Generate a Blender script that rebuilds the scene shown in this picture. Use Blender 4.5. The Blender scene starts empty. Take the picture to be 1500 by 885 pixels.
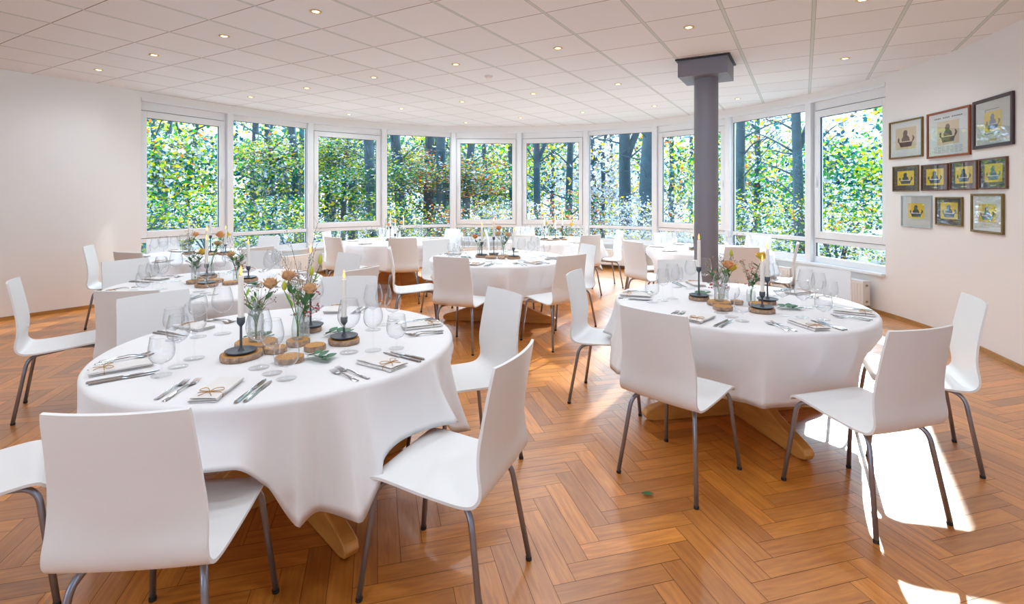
import bpy, math, random
import numpy as np
from mathutils import Vector, Matrix
random.seed(7); np.random.seed(7)
PI=math.pi
SC=bpy.context.scene
C=SC.collection
FPX=744.0; HZY=287.0; CAMH=1.45; CEIL=2.92
R=math.radians

# ------------------------------------------------------------ materials
def newmat(n):
    m=bpy.data.materials.new(n); m.use_nodes=True
    nt=m.node_tree; nt.nodes.clear()
    out=nt.nodes.new('ShaderNodeOutputMaterial'); return m,nt,out
def principled(n,col,rough=.5,metal=0,spec=.5,noise=None,bump=None,coat=0,sheen=0,trans=0,sss=0):
    m,nt,out=newmat(n)
    b=nt.nodes.new('ShaderNodeBsdfPrincipled')
    b.inputs['Base Color'].default_value=(*col,1); b.inputs['Roughness'].default_value=rough
    b.inputs['Metallic'].default_value=metal; b.inputs['Specular IOR Level'].default_value=spec
    b.inputs['Coat Weight'].default_value=coat; b.inputs['Sheen Weight'].default_value=sheen
    nt.links.new(b.outputs[0],out.inputs[0])
    if noise or bump:
        tc=nt.nodes.new('ShaderNodeTexCoord')
    if noise:
        sc,amt=noise
        nz=nt.nodes.new('ShaderNodeTexNoise'); nz.inputs['Scale'].default_value=sc; nz.inputs['Detail'].default_value=4
        nt.links.new(tc.outputs['Object'],nz.inputs['Vector'])
        mx=nt.nodes.new('ShaderNodeMix'); mx.data_type='RGBA'
        mx.inputs[6].default_value=(*[c*(1-amt) for c in col],1); mx.inputs[7].default_value=(*[min(1,c*(1+amt)) for c in col],1)
        nt.links.new(nz.outputs[0],mx.inputs[0]); nt.links.new(mx.outputs[2],b.inputs['Base Color'])
    if bump:
        sc,st=bump
        nz=nt.nodes.new('ShaderNodeTexNoise'); nz.inputs['Scale'].default_value=sc
        nt.links.new(tc.outputs['Object'],nz.inputs['Vector'])
        bp=nt.nodes.new('ShaderNodeBump'); bp.inputs['Strength'].default_value=st; bp.inputs['Distance'].default_value=.002
        nt.links.new(nz.outputs[0],bp.inputs['Height']); nt.links.new(bp.outputs[0],b.inputs['Normal'])
    return m
def glassmat(n,tint=(1,1,1),edge=(.72,.78,.82),ior=1.5,rough=.0,white=0.0,refl=1.0,bumpscale=None):
    m,nt,out=newmat(n)
    tr=nt.nodes.new('ShaderNodeBsdfTransparent'); gl=nt.nodes.new('ShaderNodeBsdfGlossy'); gl.inputs['Roughness'].default_value=rough
    fr=nt.nodes.new('ShaderNodeLayerWeight'); fr.inputs['Blend'].default_value=.5
    pw=nt.nodes.new('ShaderNodeMath'); pw.operation='POWER'; pw.inputs[1].default_value=3.6; nt.links.new(fr.outputs['Facing'],pw.inputs[0])
    f0=((ior-1)/(ior+1))**2*1.1
    ma=nt.nodes.new('ShaderNodeMath'); ma.operation='MULTIPLY_ADD'; ma.inputs[1].default_value=.92-f0; ma.inputs[2].default_value=f0; nt.links.new(pw.outputs[0],ma.inputs[0])
    lw=nt.nodes.new('ShaderNodeLayerWeight'); lw.inputs['Blend'].default_value=.25
    mc=nt.nodes.new('ShaderNodeMix'); mc.data_type='RGBA'
    mc.inputs[6].default_value=(*tint,1); mc.inputs[7].default_value=(*edge,1)
    nt.links.new(lw.outputs['Facing'],mc.inputs[0]); nt.links.new(mc.outputs[2],tr.inputs['Color'])
    mul=nt.nodes.new('ShaderNodeMath'); mul.operation='MULTIPLY'; mul.inputs[1].default_value=refl; mul.use_clamp=True
    nt.links.new(ma.outputs[0],mul.inputs[0])
    mx=nt.nodes.new('ShaderNodeMixShader')
    nt.links.new(mul.outputs[0],mx.inputs[0]); nt.links.new(tr.outputs[0],mx.inputs[1]); nt.links.new(gl.outputs[0],mx.inputs[2])
    last=mx
    if white>0:
        df=nt.nodes.new('ShaderNodeBsdfDiffuse'); df.inputs['Color'].default_value=(.85,.9,.92,1)
        m2=nt.nodes.new('ShaderNodeMixShader'); m2.inputs[0].default_value=white
        nt.links.new(mx.outputs[0],m2.inputs[1]); nt.links.new(df.outputs[0],m2.inputs[2]); last=m2
    if bumpscale:
        tc=nt.nodes.new('ShaderNodeTexCoord'); vo=nt.nodes.new('ShaderNodeTexVoronoi'); vo.inputs['Scale'].default_value=bumpscale
        nt.links.new(tc.outputs['Object'],vo.inputs['Vector'])
        bp=nt.nodes.new('ShaderNodeBump'); bp.inputs['Strength'].default_value=1; bp.inputs['Distance'].default_value=.004
        nt.links.new(vo.outputs['Distance'],bp.inputs['Height'])
        nt.links.new(bp.outputs[0],gl.inputs['Normal']); nt.links.new(bp.outputs[0],fr.inputs['Normal'])
    nt.links.new(last.outputs[0],out.inputs[0]); return m
def emis(n,col,st):
    m,nt,out=newmat(n); e=nt.nodes.new('ShaderNodeEmission'); e.inputs[0].default_value=(*col,1); e.inputs[1].default_value=st
    nt.links.new(e.outputs[0],out.inputs[0]); return m
M={}
M['wall']=principled('wall_paint',(.85,.835,.825),.9,noise=(1.2,.02),bump=(220,.15))
M['pvc']=principled('window_plastic',(.82,.84,.87),.35)
M['gasket']=principled('rubber_gasket',(.03,.045,.07),.6)
M['sill']=principled('sill_board',(.82,.84,.88),.3)
M['glass']=glassmat('window_glass',(.97,1,1),(.85,.95,.97),1.45,0,0,1.0)
M['shell']=principled('white_laminate',(.84,.83,.835),.38,noise=(6,.012),bump=(400,.08))
M['tube']=principled('grey_metal_tube',(.30,.31,.37),.30,metal=.75,noise=(20,.08))
M['cap']=principled('black_rubber',(.02,.02,.022),.5)
M['cloth']=principled('table_linen',(.86,.835,.85),.85,sheen=.2,noise=(3,.012),bump=(900,.35))
M['napkin']=principled('napkin_cotton',(.83,.785,.765),.9,sheen=.2,bump=(1200,.4))
M['twine']=principled('jute_twine',(.50,.27,.10),.8,bump=(900,.6))
M['steel']=principled('polished_steel',(.50,.51,.54),.13,metal=1)
M['iron']=principled('dark_iron',(.085,.095,.115),.42,metal=.7,noise=(40,.2))
M['wax']=principled('cream_wax',(.86,.80,.74),.45)
M['wick']=principled('wick_black',(.02,.015,.01),.9)
M['flame']=emis('candle_flame',(1,.36,.06),3.4)
M['flamecore']=emis('flame_core',(1,.85,.5),16.0)
M['wine']=glassmat('wine_glass',(.995,.997,1.0),(.78,.81,.86),1.45,0,0,1.5)
M['winefoot']=glassmat('wine_glass_foot',(.998,.999,1.0),(.97,.975,.98),1.4,0,0,.55)
M['vglass']=glassmat('vase_glass',(.93,.96,.96),(.66,.72,.74),1.45,.05,.05,1.3)
M['vtex']=glassmat('textured_vase_glass',(.95,.97,.97),(.6,.66,.68),1.5,.06,.16,2.2,bumpscale=170)
M['stem']=principled('stem_green',(.10,.22,.04),.6,noise=(30,.3))
M['leaf']=principled('dark_leaf',(.045,.16,.05),.5,noise=(30,.3))
M['limeleaf']=principled('lime_leaf',(.30,.50,.05),.5,noise=(30,.2))
M['eucal']=principled('eucalyptus_leaf',(.10,.24,.15),.6,noise=(30,.3))
M['peach']=principled('peach_petal',(.92,.50,.27),.7,noise=(45,.32))
M['orange']=principled('orange_petal',(.93,.40,.16),.7,noise=(25,.2))
M['yellowpet']=principled('yellow_petal',(.92,.60,.08),.7,noise=(25,.2))
M['bud']=principled('green_bud',(.50,.52,.05),.6)
M['berry']=principled('pink_berry',(.55,.10,.12),.4)
M['waxfl']=principled('waxflower_bud',(.42,.24,.20),.7,noise=(60,.4))
M['twig']=principled('brown_twig',(.16,.10,.06),.8)
M['beech']=None
M['radiator']=principled('radiator_enamel',(.80,.79,.79),.35)
M['radiator_dark']=principled('radiator_gap',(.16,.16,.17),.6)
M['brass']=principled('brass_plug',(.42,.36,.20),.35,metal=.8)
M['column']=principled('column_paint',(.20,.195,.235),.45,noise=(3,.05))
M['ring']=principled('brushed_gold_ring',(.72,.50,.22),.35,metal=.7)
M['lamp']=emis('lamp_disc',(1,.78,.40),7)
M['fr_gold']=principled('gilt_frame',(.20,.13,.035),.4,metal=.3,noise=(20,.3))
M['fr_red']=principled('cherry_frame',(.26,.065,.015),.35,noise=(12,.3))
M['fr_plum']=principled('plum_frame',(.045,.018,.03),.3)
M['fr_walnut']=principled('walnut_frame',(.14,.05,.022),.35,noise=(14,.3))
M['fr_silver']=principled('silver_frame',(.50,.56,.57),.35,metal=.5)
M['mat_white']=principled('white_mount',(.74,.76,.77),.8)
M['mat_brown']=principled('brown_mount',(.10,.065,.07),.8)
M['mat_grey']=principled('grey_mount',(.60,.62,.60),.8)
M['pr_yellow']=principled('yellow_print',(.78,.56,.03),.6,noise=(25,.12))
M['pr_cream']=principled('sepia_print',(.72,.58,.38),.6,noise=(20,.1))
M['pr_dark']=principled('dark_ink',(.035,.05,.07),.6)
M['pr_brown']=principled('brown_ink',(.12,.045,.025),.6,noise=(60,.4))
M['pr_blue']=principled('blue_ink',(.10,.16,.24),.6,noise=(60,.4))
M['brassplate']=principled('brass_plate',(.55,.48,.12),.4,metal=.4)
M['bark']=None
M['picglass']=glassmat('picture_glass',(1,1,1),(.95,.97,.97),1.45,0,0,1.2)

def woodmat(n,c1,c2,scale,stretch,rough=.35,coat=0.0,attr=False,uv=False):
    m,nt,out=newmat(n); N=nt.nodes; L=nt.links
    b=N.new('ShaderNodeBsdfPrincipled'); b.inputs['Roughness'].default_value=rough; b.inputs['Coat Weight'].default_value=coat
    b.inputs['Coat Roughness'].default_value=.30; b.inputs['Specular IOR Level'].default_value=.75
    tc=N.new('ShaderNodeTexCoord'); mp=N.new('ShaderNodeMapping'); mp.inputs['Scale'].default_value=stretch
    L.new(tc.outputs['UV' if uv else 'Object'],mp.inputs['Vector'])
    nz=N.new('ShaderNodeTexNoise'); nz.inputs['Scale'].default_value=scale; nz.inputs['Detail'].default_value=6; nz.inputs['Distortion'].default_value=.6
    L.new(mp.outputs[0],nz.inputs['Vector'])
    cr=N.new('ShaderNodeValToRGB'); e=cr.color_ramp.elements
    e[0].position=.32; e[0].color=(*c1,1); e[1].position=.68; e[1].color=(*c2,1)
    L.new(nz.outputs[0],cr.inputs[0])
    last=cr.outputs[0]
    if attr:
        at=N.new('ShaderNodeAttribute'); at.attribute_name='rnd'
        r2=N.new('ShaderNodeValToRGB'); el=r2.color_ramp.elements
        el[0].position=0; el[0].color=(.66,.60,.56,1); el[1].position=1; el[1].color=(1.22,1.18,1.12,1)
        x=el.new(.25); x.color=(.90,.86,.82,1); x=el.new(.8); x.color=(1.06,1.04,1.0,1)
        L.new(at.outputs['Fac'],r2.inputs[0])
        mu=N.new('ShaderNodeMix'); mu.data_type='RGBA'; mu.blend_type='MULTIPLY'; mu.inputs[0].default_value=1
        L.new(last,mu.inputs[6]); L.new(r2.outputs[0],mu.inputs[7]); last=mu.outputs[2]
        # dark heartwood streaks
        mp2=N.new('ShaderNodeMapping'); mp2.inputs['Scale'].default_value=(1.2,14,1); L.new(tc.outputs['UV'],mp2.inputs['Vector'])
        n2=N.new('ShaderNodeTexNoise'); n2.inputs['Scale'].default_value=1.6; n2.inputs['Detail'].default_value=3; n2.inputs['Distortion'].default_value=1.5
        L.new(mp2.outputs[0],n2.inputs['Vector'])
        c3=N.new('ShaderNodeValToRGB'); q=c3.color_ramp.elements; q[0].position=.70; q[0].color=(0,0,0,1); q[1].position=.76; q[1].color=(.55,.55,.55,1)
        L.new(n2.outputs[0],c3.inputs[0])
        m3=N.new('ShaderNodeMix'); m3.data_type='RGBA'; m3.inputs[7].default_value=(.10,.035,.012,1)
        L.new(c3.outputs[0],m3.inputs[0]); L.new(last,m3.inputs[6]); last=m3.outputs[2]
        rr=N.new('ShaderNodeMapRange'); rr.inputs[3].default_value=rough-.05; rr.inputs[4].default_value=rough+.08
        L.new(nz.outputs[0],rr.inputs[0]); L.new(rr.outputs[0],b.inputs['Roughness'])
    L.new(last,b.inputs['Base Color']); L.new(b.outputs[0],out.inputs[0]); return m
M['parquet']=woodmat('beech_parquet',(.50,.165,.020),(.70,.275,.045),2.2,(2.5,26,1),.36,.9,attr=True,uv=True)
M['beech']=woodmat('honey_beech',(.60,.25,.042),(.78,.37,.085),3,(1,1,7),.34,.15)
M['skirt']=woodmat('skirting_oak',(.36,.16,.035),(.50,.24,.06),4,(1,1,4),.4)
M['slot']=principled('floor_gap',(.09,.045,.02),.8)
def slicemat():
    m,nt,out=newmat('cut_wood'); N=nt.nodes; L=nt.links
    b=N.new('ShaderNodeBsdfPrincipled'); b.inputs['Roughness'].default_value=.65
    tc=N.new('ShaderNodeTexCoord'); w=N.new('ShaderNodeTexWave'); w.wave_type='RINGS'; w.rings_direction='Z'
    w.inputs['Scale'].default_value=28; w.inputs['Distortion'].default_value=3; w.inputs['Detail'].default_value=3
    L.new(tc.outputs['Object'],w.inputs['Vector'])
    cr=N.new('ShaderNodeValToRGB'); cr.color_ramp.elements[0].color=(.44,.19,.045,1); cr.color_ramp.elements[1].color=(.66,.33,.09,1)
    L.new(w.outputs[0],cr.inputs[0]); L.new(cr.outputs[0],b.inputs['Base Color']); L.new(b.outputs[0],out.inputs[0]); return m
M['slice']=slicemat()
M['bark']=principled('birch_bark',(.40,.26,.18),.9,noise=(60,1.0),bump=(60,1))
def ceilmat():
    m,nt,out=newmat('mineral_ceiling_tiles'); N=nt.nodes; L=nt.links
    b=N.new('ShaderNodeBsdfPrincipled'); b.inputs['Roughness'].default_value=.85
    tc=N.new('ShaderNodeTexCoord')
    def dot(v,off):
        d=N.new('ShaderNodeVectorMath'); d.operation='DOT_PRODUCT'; d.inputs[1].default_value=v; L.new(tc.outputs['Object'],d.inputs[0])
        a=N.new('ShaderNodeMath'); a.operation='MULTIPLY_ADD'; a.inputs[1].default_value=1/.625; a.inputs[2].default_value=-off/.625
        L.new(d.outputs['Value'],a.inputs[0])
        f=N.new('ShaderNodeMath'); f.operation='FRACT'; L.new(a.outputs[0],f.inputs[0])
        s=N.new('ShaderNodeMath'); s.operation='SUBTRACT'; s.inputs[1].default_value=.5; L.new(f.outputs[0],s.inputs[0])
        ab=N.new('ShaderNodeMath'); ab.operation='ABSOLUTE'; L.new(s.outputs[0],ab.inputs[0])   # .5 at line
        fl=N.new('ShaderNodeMath'); fl.operation='FLOOR'; L.new(a.outputs[0],fl.inputs[0])
        return ab,fl
    u,fu=dot((.8669,-.4985,0),.0674); v,fv=dot((.4985,.8669,0),1.79)
    def gt(n,t):
        g=N.new('ShaderNodeMath'); g.operation='GREATER_THAN'; g.inputs[1].default_value=t; L.new(n.outputs[0],g.inputs[0]); return g
    lu=gt(u,.5-.012/.625); lv=gt(v,.5-.0045/.625); lus=gt(u,.5-.0155/.625)
    nz=N.new('ShaderNodeTexNoise'); nz.inputs['Scale'].default_value=260; L.new(tc.outputs['Object'],nz.inputs['Vector'])
    wn=N.new('ShaderNodeTexWhiteNoise'); wn.noise_dimensions='2D'
    cb=N.new('ShaderNodeCombineXYZ'); L.new(fu.outputs[0],cb.inputs[0]); L.new(fv.outputs[0],cb.inputs[1]); L.new(cb.outputs[0],wn.inputs['Vector'])
    base=N.new('ShaderNodeMix'); base.data_type='RGBA'; base.inputs[6].default_value=(.90,.885,.89,1); base.inputs[7].default_value=(.94,.93,.935,1)
    L.new(wn.outputs['Value'],base.inputs[0])
    sp=N.new('ShaderNodeMix'); sp.data_type='RGBA'; sp.blend_type='MULTIPLY'; sp.inputs[0].default_value=.12; L.new(base.outputs[2],sp.inputs[6]); L.new(nz.outputs[0],sp.inputs[7])
    def over(prev,fac,col):
        x=N.new('ShaderNodeMix'); x.data_type='RGBA'; x.inputs[7].default_value=(*col,1); L.new(prev,x.inputs[6]); L.new(fac.outputs[0],x.inputs[0]); return x.outputs[2]
    c=over(sp.outputs[2],lv,(.38,.29,.25)); c=over(c,lus,(.42,.42,.40)); c=over(c,lu,(.68,.72,.68))
    L.new(c,b.inputs['Base Color'])
    bp=N.new('ShaderNodeBump'); bp.inputs['Strength'].default_value=.15; bp.inputs['Distance'].default_value=.002; L.new(nz.outputs[0],bp.inputs['Height']); L.new(bp.outputs[0],b.inputs['Normal'])
    L.new(b.outputs[0],out.inputs[0]); return m
M['ceil']=ceilmat()
def leafmat(n,cols,tr=.5):
    m,nt,out=newmat(n); N=nt.nodes; L=nt.links
    at=N.new('ShaderNodeAttribute'); at.attribute_name='rnd'
    cr=N.new('ShaderNodeValToRGB'); cr.color_ramp.interpolation='CONSTANT'
    el=cr.color_ramp.elements
    tot=sum(w for w,_ in cols); p=0
    for i,(w,c) in enumerate(cols):
        e=el[0] if i==0 else (el[1] if i==1 else el.new(min(.999,p)))
        e.position=min(.999,p); e.color=(*c,1); p+=w/tot
    L.new(at.outputs['Fac'],cr.inputs[0])
    d=N.new('ShaderNodeBsdfDiffuse'); t=N.new('ShaderNodeBsdfTranslucent'); L.new(cr.outputs[0],d.inputs[0]); L.new(cr.outputs[0],t.inputs[0])
    mx=N.new('ShaderNodeMixShader'); mx.inputs[0].default_value=tr; L.new(d.outputs[0],mx.inputs[1]); L.new(t.outputs[0],mx.inputs[2])
    L.new(mx.outputs[0],out.inputs[0]); return m
LIME=(.33,.48,.02); YEL=(.72,.58,.02); TEAL=(.008,.13,.16); GRN=(.03,.26,.045); DTEAL=(.004,.05,.10); ORG=(.70,.20,.025); SKYGAP=(.66,.72,.88); RED=(.42,.06,.02); TAN=(.42,.32,.22)  # the lavender white paints bright sky gaps into the leaf colours
M['lf_green']=leafmat('green_autumn_leaves',[(3,GRN),(2.6,LIME),(2,YEL),(3,TEAL),(1.5,DTEAL),(3,SKYGAP)])
M['lf_yellow']=leafmat('yellow_autumn_leaves',[(3,YEL),(3,LIME),(1.5,GRN),(1.5,TEAL),(1.3,DTEAL),(3.5,SKYGAP),(.7,ORG)])
M['lf_orange']=leafmat('rust_autumn_leaves',[(2.2,ORG),(2,YEL),(1.2,RED),(2,GRN),(1.6,TEAL),(1.6,TAN),(3,SKYGAP)])
M['lf_teal']=leafmat('blue_green_leaves',[(4,TEAL),(3,GRN),(2.4,LIME),(2,DTEAL),(1.5,YEL),(2.2,SKYGAP)])
M['lf_pale']=leafmat('sky_gap_leaves',[(4,SKYGAP),(2,(.45,.52,.62)),(2,TAN),(1.2,YEL),(1,TEAL),(1,(.25,.33,.45))])  # mostly the bright sky-gap tone, painted onto leaves
M['treebark']=principled('grey_green_bark',(.035,.085,.12),.9,noise=(5,.5),bump=(30,.8))
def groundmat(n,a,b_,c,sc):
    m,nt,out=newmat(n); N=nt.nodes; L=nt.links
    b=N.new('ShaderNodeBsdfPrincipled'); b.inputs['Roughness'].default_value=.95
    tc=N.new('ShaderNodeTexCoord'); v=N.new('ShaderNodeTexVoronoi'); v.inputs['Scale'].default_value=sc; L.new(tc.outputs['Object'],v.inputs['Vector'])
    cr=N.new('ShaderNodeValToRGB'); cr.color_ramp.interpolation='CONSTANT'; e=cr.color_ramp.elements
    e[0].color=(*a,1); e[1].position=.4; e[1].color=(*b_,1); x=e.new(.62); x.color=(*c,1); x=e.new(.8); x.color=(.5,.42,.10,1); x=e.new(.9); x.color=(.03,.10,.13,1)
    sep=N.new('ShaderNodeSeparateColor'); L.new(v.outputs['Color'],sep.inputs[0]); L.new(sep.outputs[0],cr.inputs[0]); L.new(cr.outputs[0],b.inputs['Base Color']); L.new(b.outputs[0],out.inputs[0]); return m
M['ground']=groundmat('leaf_litter',(.30,.30,.34),(.20,.24,.20),(.42,.40,.44),9)
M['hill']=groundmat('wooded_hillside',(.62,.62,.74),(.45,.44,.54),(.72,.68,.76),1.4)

# ------------------------------------------------------------ mesh helpers
class MB:
    def __init__(s): s.v=[]; s.f=[]; s.m=[]
    def add(s,V,F,mi=0):
        o=len(s.v); s.v+= [tuple(v) for v in V]; s.f+=[tuple(i+o for i in f) for f in F]; s.m+=[mi]*len(F); return s
    def box(s,c,d,rz=0,mi=0,rot=None):
        cx,cy,cz=c; dx,dy,dz=[k/2 for k in d]
        P=[Vector((x*dx,y*dy,z*dz)) for x in(-1,1) for y in(-1,1) for z in(-1,1)]
        Mx=rot if rot is not None else Matrix.Rotation(rz,3,'Z')
        P=[Mx@p+Vector(c) for p in P]
        return s.add(P,[(0,1,3,2),(4,6,7,5),(0,4,5,1),(2,3,7,6),(0,2,6,4),(1,5,7,3)],mi)
    def tube(s,pts,r,n=10,mi=0,cap=True):
        pts=[Vector(p) for p in pts]; rs=r if isinstance(r,(list,tuple)) else [r]*len(pts)
        V=[];F=[]; up=Vector((0,0,1)); prev=None
        for i,p in enumerate(pts):
            t=(pts[min(i+1,len(pts)-1)]-pts[max(i-1,0)]).normalized()
            if prev is None:
                a=t.cross(up); 
                if a.length<1e-3: a=t.cross(Vector((1,0,0)))
                a.normalize()
            else:
                a=prev-t*prev.dot(t); a.normalize()
            prev=a; b=t.cross(a)
            for k in range(n):
                an=2*PI*k/n; V.append(p+(a*math.cos(an)+b*math.sin(an))*rs[i])
        for i in range(len(pts)-1):
            for k in range(n):
                k2=(k+1)%n; F.append((i*n+k,i*n+k2,(i+1)*n+k2,(i+1)*n+k))
        if cap: F.append(tuple(range(n-1,-1,-1))); F.append(tuple((len(pts)-1)*n+k for k in range(n)))
        return s.add(V,F,mi)
    def lathe(s,prof,n=20,mi=0,c=(0,0,0)):
        V=[];F=[]
        for r,z in prof:
            for k in range(n):
                a=2*PI*k/n; V.append((c[0]+r*math.cos(a),c[1]+r*math.sin(a),c[2]+z))
        for i in range(len(prof)-1):
            for k in range(n):
                k2=(k+1)%n; F.append((i*n+k,i*n+k2,(i+1)*n+k2,(i+1)*n+k))
        return s.add(V,F,mi)
    def sphere(s,c,r,n=8,m=5,mi=0,sz=1):
        prof=[(max(1e-5,r*math.sin(PI*i/m)),-r*sz*math.cos(PI*i/m)) for i in range(m+1)]
        return s.lathe(prof,n,mi,c)
    def prism(s,poly,z0,z1,mi=0):
        n=len(poly); V=[(x,y,z0) for x,y in poly]+[(x,y,z1) for x,y in poly]
        F=[(i,(i+1)%n,n+(i+1)%n,n+i) for i in range(n)]+[tuple(range(n-1,-1,-1)),tuple(range(n,2*n))]
        return s.add(V,F,mi)
    def build(s,name,mats,parent=None,smooth=False,angle=None,bevel=None):
        me=bpy.data.meshes.new(name); me.from_pydata(s.v,[],s.f)
        if not isinstance(mats,(list,tuple)): mats=[mats]
        for m in mats: me.materials.append(m)
        if len(mats)>1: me.polygons.foreach_set('material_index',s.m)
        if smooth or angle:
            me.polygons.foreach_set('use_smooth',[True]*len(me.polygons))
        me.update()
        if angle:
            try: me.set_sharp_from_angle(angle=R(angle))
            except Exception: pass
        o=bpy.data.objects.new(name,me); C.objects.link(o)
        if parent: o.parent=parent
        if bevel:
            bv=o.modifiers.new('soft','BEVEL'); bv.width=bevel; bv.segments=2; bv.limit_method='ANGLE'
        return o
def smooth_path(pts,sub=5):
    pts=[Vector(p) for p in pts]; out=[]
    P=[pts[0]*2-pts[1]]+pts+[pts[-1]*2-pts[-2]]
    for i in range(1,len(P)-2):
        a,b,c,d=P[i-1:i+3]
        for k in range(sub):
            t=k/sub; out.append(.5*((2*b)+(c-a)*t+(2*a-5*b+4*c-d)*t*t+(-a+3*b-3*c+d)*t**3))
    out.append(pts[-1]); return out
def fillet(pts,r,n=6):
    pts=[Vector(p) for p in pts]; out=[pts[0]]
    for i in range(1,len(pts)-1):
        a,b,c=pts[i-1],pts[i],pts[i+1]; u=(a-b).normalized(); v=(c-b).normalized()
        rr=min(r,(a-b).length*.49,(c-b).length*.49); p0=b+u*rr; p1=b+v*rr
        for k in range(n+1):
            t=k/n; out.append(p0*(1-t)**2+b*2*t*(1-t)+p1*t*t)
    out.append(pts[-1]); return out
def empty(name,loc=(0,0,0),rz=0):
    o=bpy.data.objects.new(name,None); o.empty_display_size=.1; C.objects.link(o); o.location=loc; o.rotation_euler=(0,0,rz); return o
def tag(o,label,cat,group=None,kind=None):
    if label: o['label']=label
    if cat: o['category']=cat
    if group: o['group']=group
    if kind: o['kind']=kind
    return o
def struct(o): o['kind']='structure'; return o
KIDS={}
def children(o): return [c for c in bpy.data.objects if c.parent==o]
class Proto:
    """one model; the first placing moves it, later ones copy it with its parts"""
    def __init__(s,root):
        s.root=root; s.used=False; s.tree=s.scan(root)
    def scan(s,o): return [(c,s.scan(c)) for c in children(o)]
    def cp(s,o,tree,parent):
        c=o.copy(); C.objects.link(c)
        if parent is not None: c.parent=parent
        for k,t in tree: s.cp(k,t,c)
        return c
    def place(s,loc,rz,label,cat,group,scale=None,rot=None):
        if not s.used: o=s.root; s.used=True
        else: o=s.cp(s.root,s.tree,None)
        o.location=loc; o.rotation_euler=rot if rot else (0,0,rz)
        if scale: o.scale=scale
        tag(o,label,cat,group); return o

# ------------------------------------------------------------ picture geometry -> world
def at(x,y,z):            # pixel on the horizontal plane z
    Y=FPX*(CAMH-z)/(y-HZY); return Vector(((x-750)/FPX*Y,Y,z))
def ceil_at(x,y):
    return at(x,y,CEIL).to_2d()

# ------------------------------------------------------------ room outline
raw=[(0,101),(140,121.5),(202.3,132.9),(270.5,144.7),(346.7,156.9),(401.6,164.5),(454,170.9),(540.9,179.4),(598.8,183.2),(649,185.4),(710,186.8),(775,186.2),(858.8,183.3),(913,179.9),(959,175.9),(1008,170),(1060.5,162.5),(1118.4,152.5),(1186,138.6),(1232.8,127.2),(1298.8,109.1),(1396.7,75),(1500,26.7)]
base=[ceil_at(*p) for p in raw]
left=[Vector((-7.3,-4.0)),Vector((-7.3,1.5)),Vector((-7.15,3.2)),Vector((-6.65,4.6))]
right=[Vector((3.98,3.3)),Vector((3.85,2.4)),Vector((3.8,-4.0))]
for _ in range(2):   # smooth measuring noise
    base=[base[0]]+[(base[i-1]+base[i]*2+base[i+1])/4 if 2<i<len(base)-3 else base[i] for i in range(1,len(base)-1)]+[base[-1]]
ctrl=left+base+right
curve=[p.to_2d() for p in smooth_path([(p.x,p.y,0) for p in ctrl],8)]
def normals(P):
    N=[]
    for i,p in enumerate(P):
        t=(P[min(i+1,len(P)-1)]-P[max(i-1,0)]).normalized(); N.append(Vector((-t.y,t.x)))
    return N   # curve runs left -> far -> right ; left-hand normal points outward
CN=normals(curve)
def ray_hit(px):
    k=(px-750)/FPX; best=None
    for i in range(len(curve)-1):
        a,b=curve[i],curve[i+1]
        fa=a.x-k*a.y; fb=b.x-k*b.y
        if fa*fb<=0 and a.y>1.5 and fa!=fb:
            t=fa/(fa-fb); best=(i+t,a.lerp(b,t))
    return best
def cpoint(s):
    i=int(s); t=s-i; return curve[i].lerp(curve[i+1],t), CN[i].lerp(CN[i+1],t).normalized()
MX=[207,338,456,563.5,664.2,760.4,857.8,958,1065,1183,1297]
MH=[ray_hit(x) for x in MX]
MS=[h[0] for h in MH]; MP=[h[1] for h in MH]
def seg(s0,s1):
    S=[s0]+[float(i) for i in range(int(s0)+1,int(s1)+1) if i>s0+1e-6 and i<s1-1e-6]+[s1]
    return [cpoint(min(s,len(curve)-1.001)) for s in S]
def band(mb,s0,s1,z0,z1,inn,out,mi=0):
    PP=seg(s0,s1); A=[p-n*inn for p,n in PP]; B=[p+n*out for p,n in PP]
    n=len(A); V=[(p.x,p.y,z0) for p in A]+[(p.x,p.y,z1) for p in A]+[(p.x,p.y,z0) for p in B]+[(p.x,p.y,z1) for p in B]
    F=[]
    for i in range(n-1):
        F+=[(i,i+1,n+i+1,n+i),(2*n+i,3*n+i,3*n+i+1,2*n+i+1),(n+i,n+i+1,3*n+i+1,3*n+i),(i,2*n+i,2*n+i+1,i+1)]
    F+=[(0,n,3*n,2*n),(n-1,2*n+n-1,3*n+n-1,n+n-1)]
    mb.add(V,F,mi)
SE=len(curve)-1.001
WZ0,WZ1=.50,2.80
mb=MB(); band(mb,0,MS[0],-.02,CEIL+.02,0,.28); struct(mb.build('wall_left',M['wall'],angle=40))
mb=MB(); band(mb,MS[10],SE,-.02,CEIL+.02,0,.28); struct(mb.build('wall_right',M['wall'],angle=40))
mb=MB(); band(mb,MS[0],MS[10],WZ1,CEIL+.02,0,.28); band(mb,MS[0],MS[10],-.02,WZ0-.03,0,.28); struct(mb.build('wall_back',M['wall'],angle=40))
mb=MB(); band(mb,MS[0]+.05,MS[10]-.02,WZ0-.03,WZ0,.05,.13); struct(mb.build('trim_1',M['sill'],angle=40))
mb=MB(); band(mb,MS[0],MS[10],WZ1-.012,WZ1+.03,.012,.05); struct(mb.build('trim_2',M['pvc'],angle=40))
for nm,a,b in (('baseboard_left',0,MS[0]),('baseboard_back',MS[0],MS[10]),('baseboard_right',MS[10],SE)):
    mb=MB(); band(mb,a,b,0,.042,.014,0,0); band(mb,a,b,0,.012,.03,-.014,0); struct(mb.build(nm,M['skirt'],angle=40))
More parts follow.
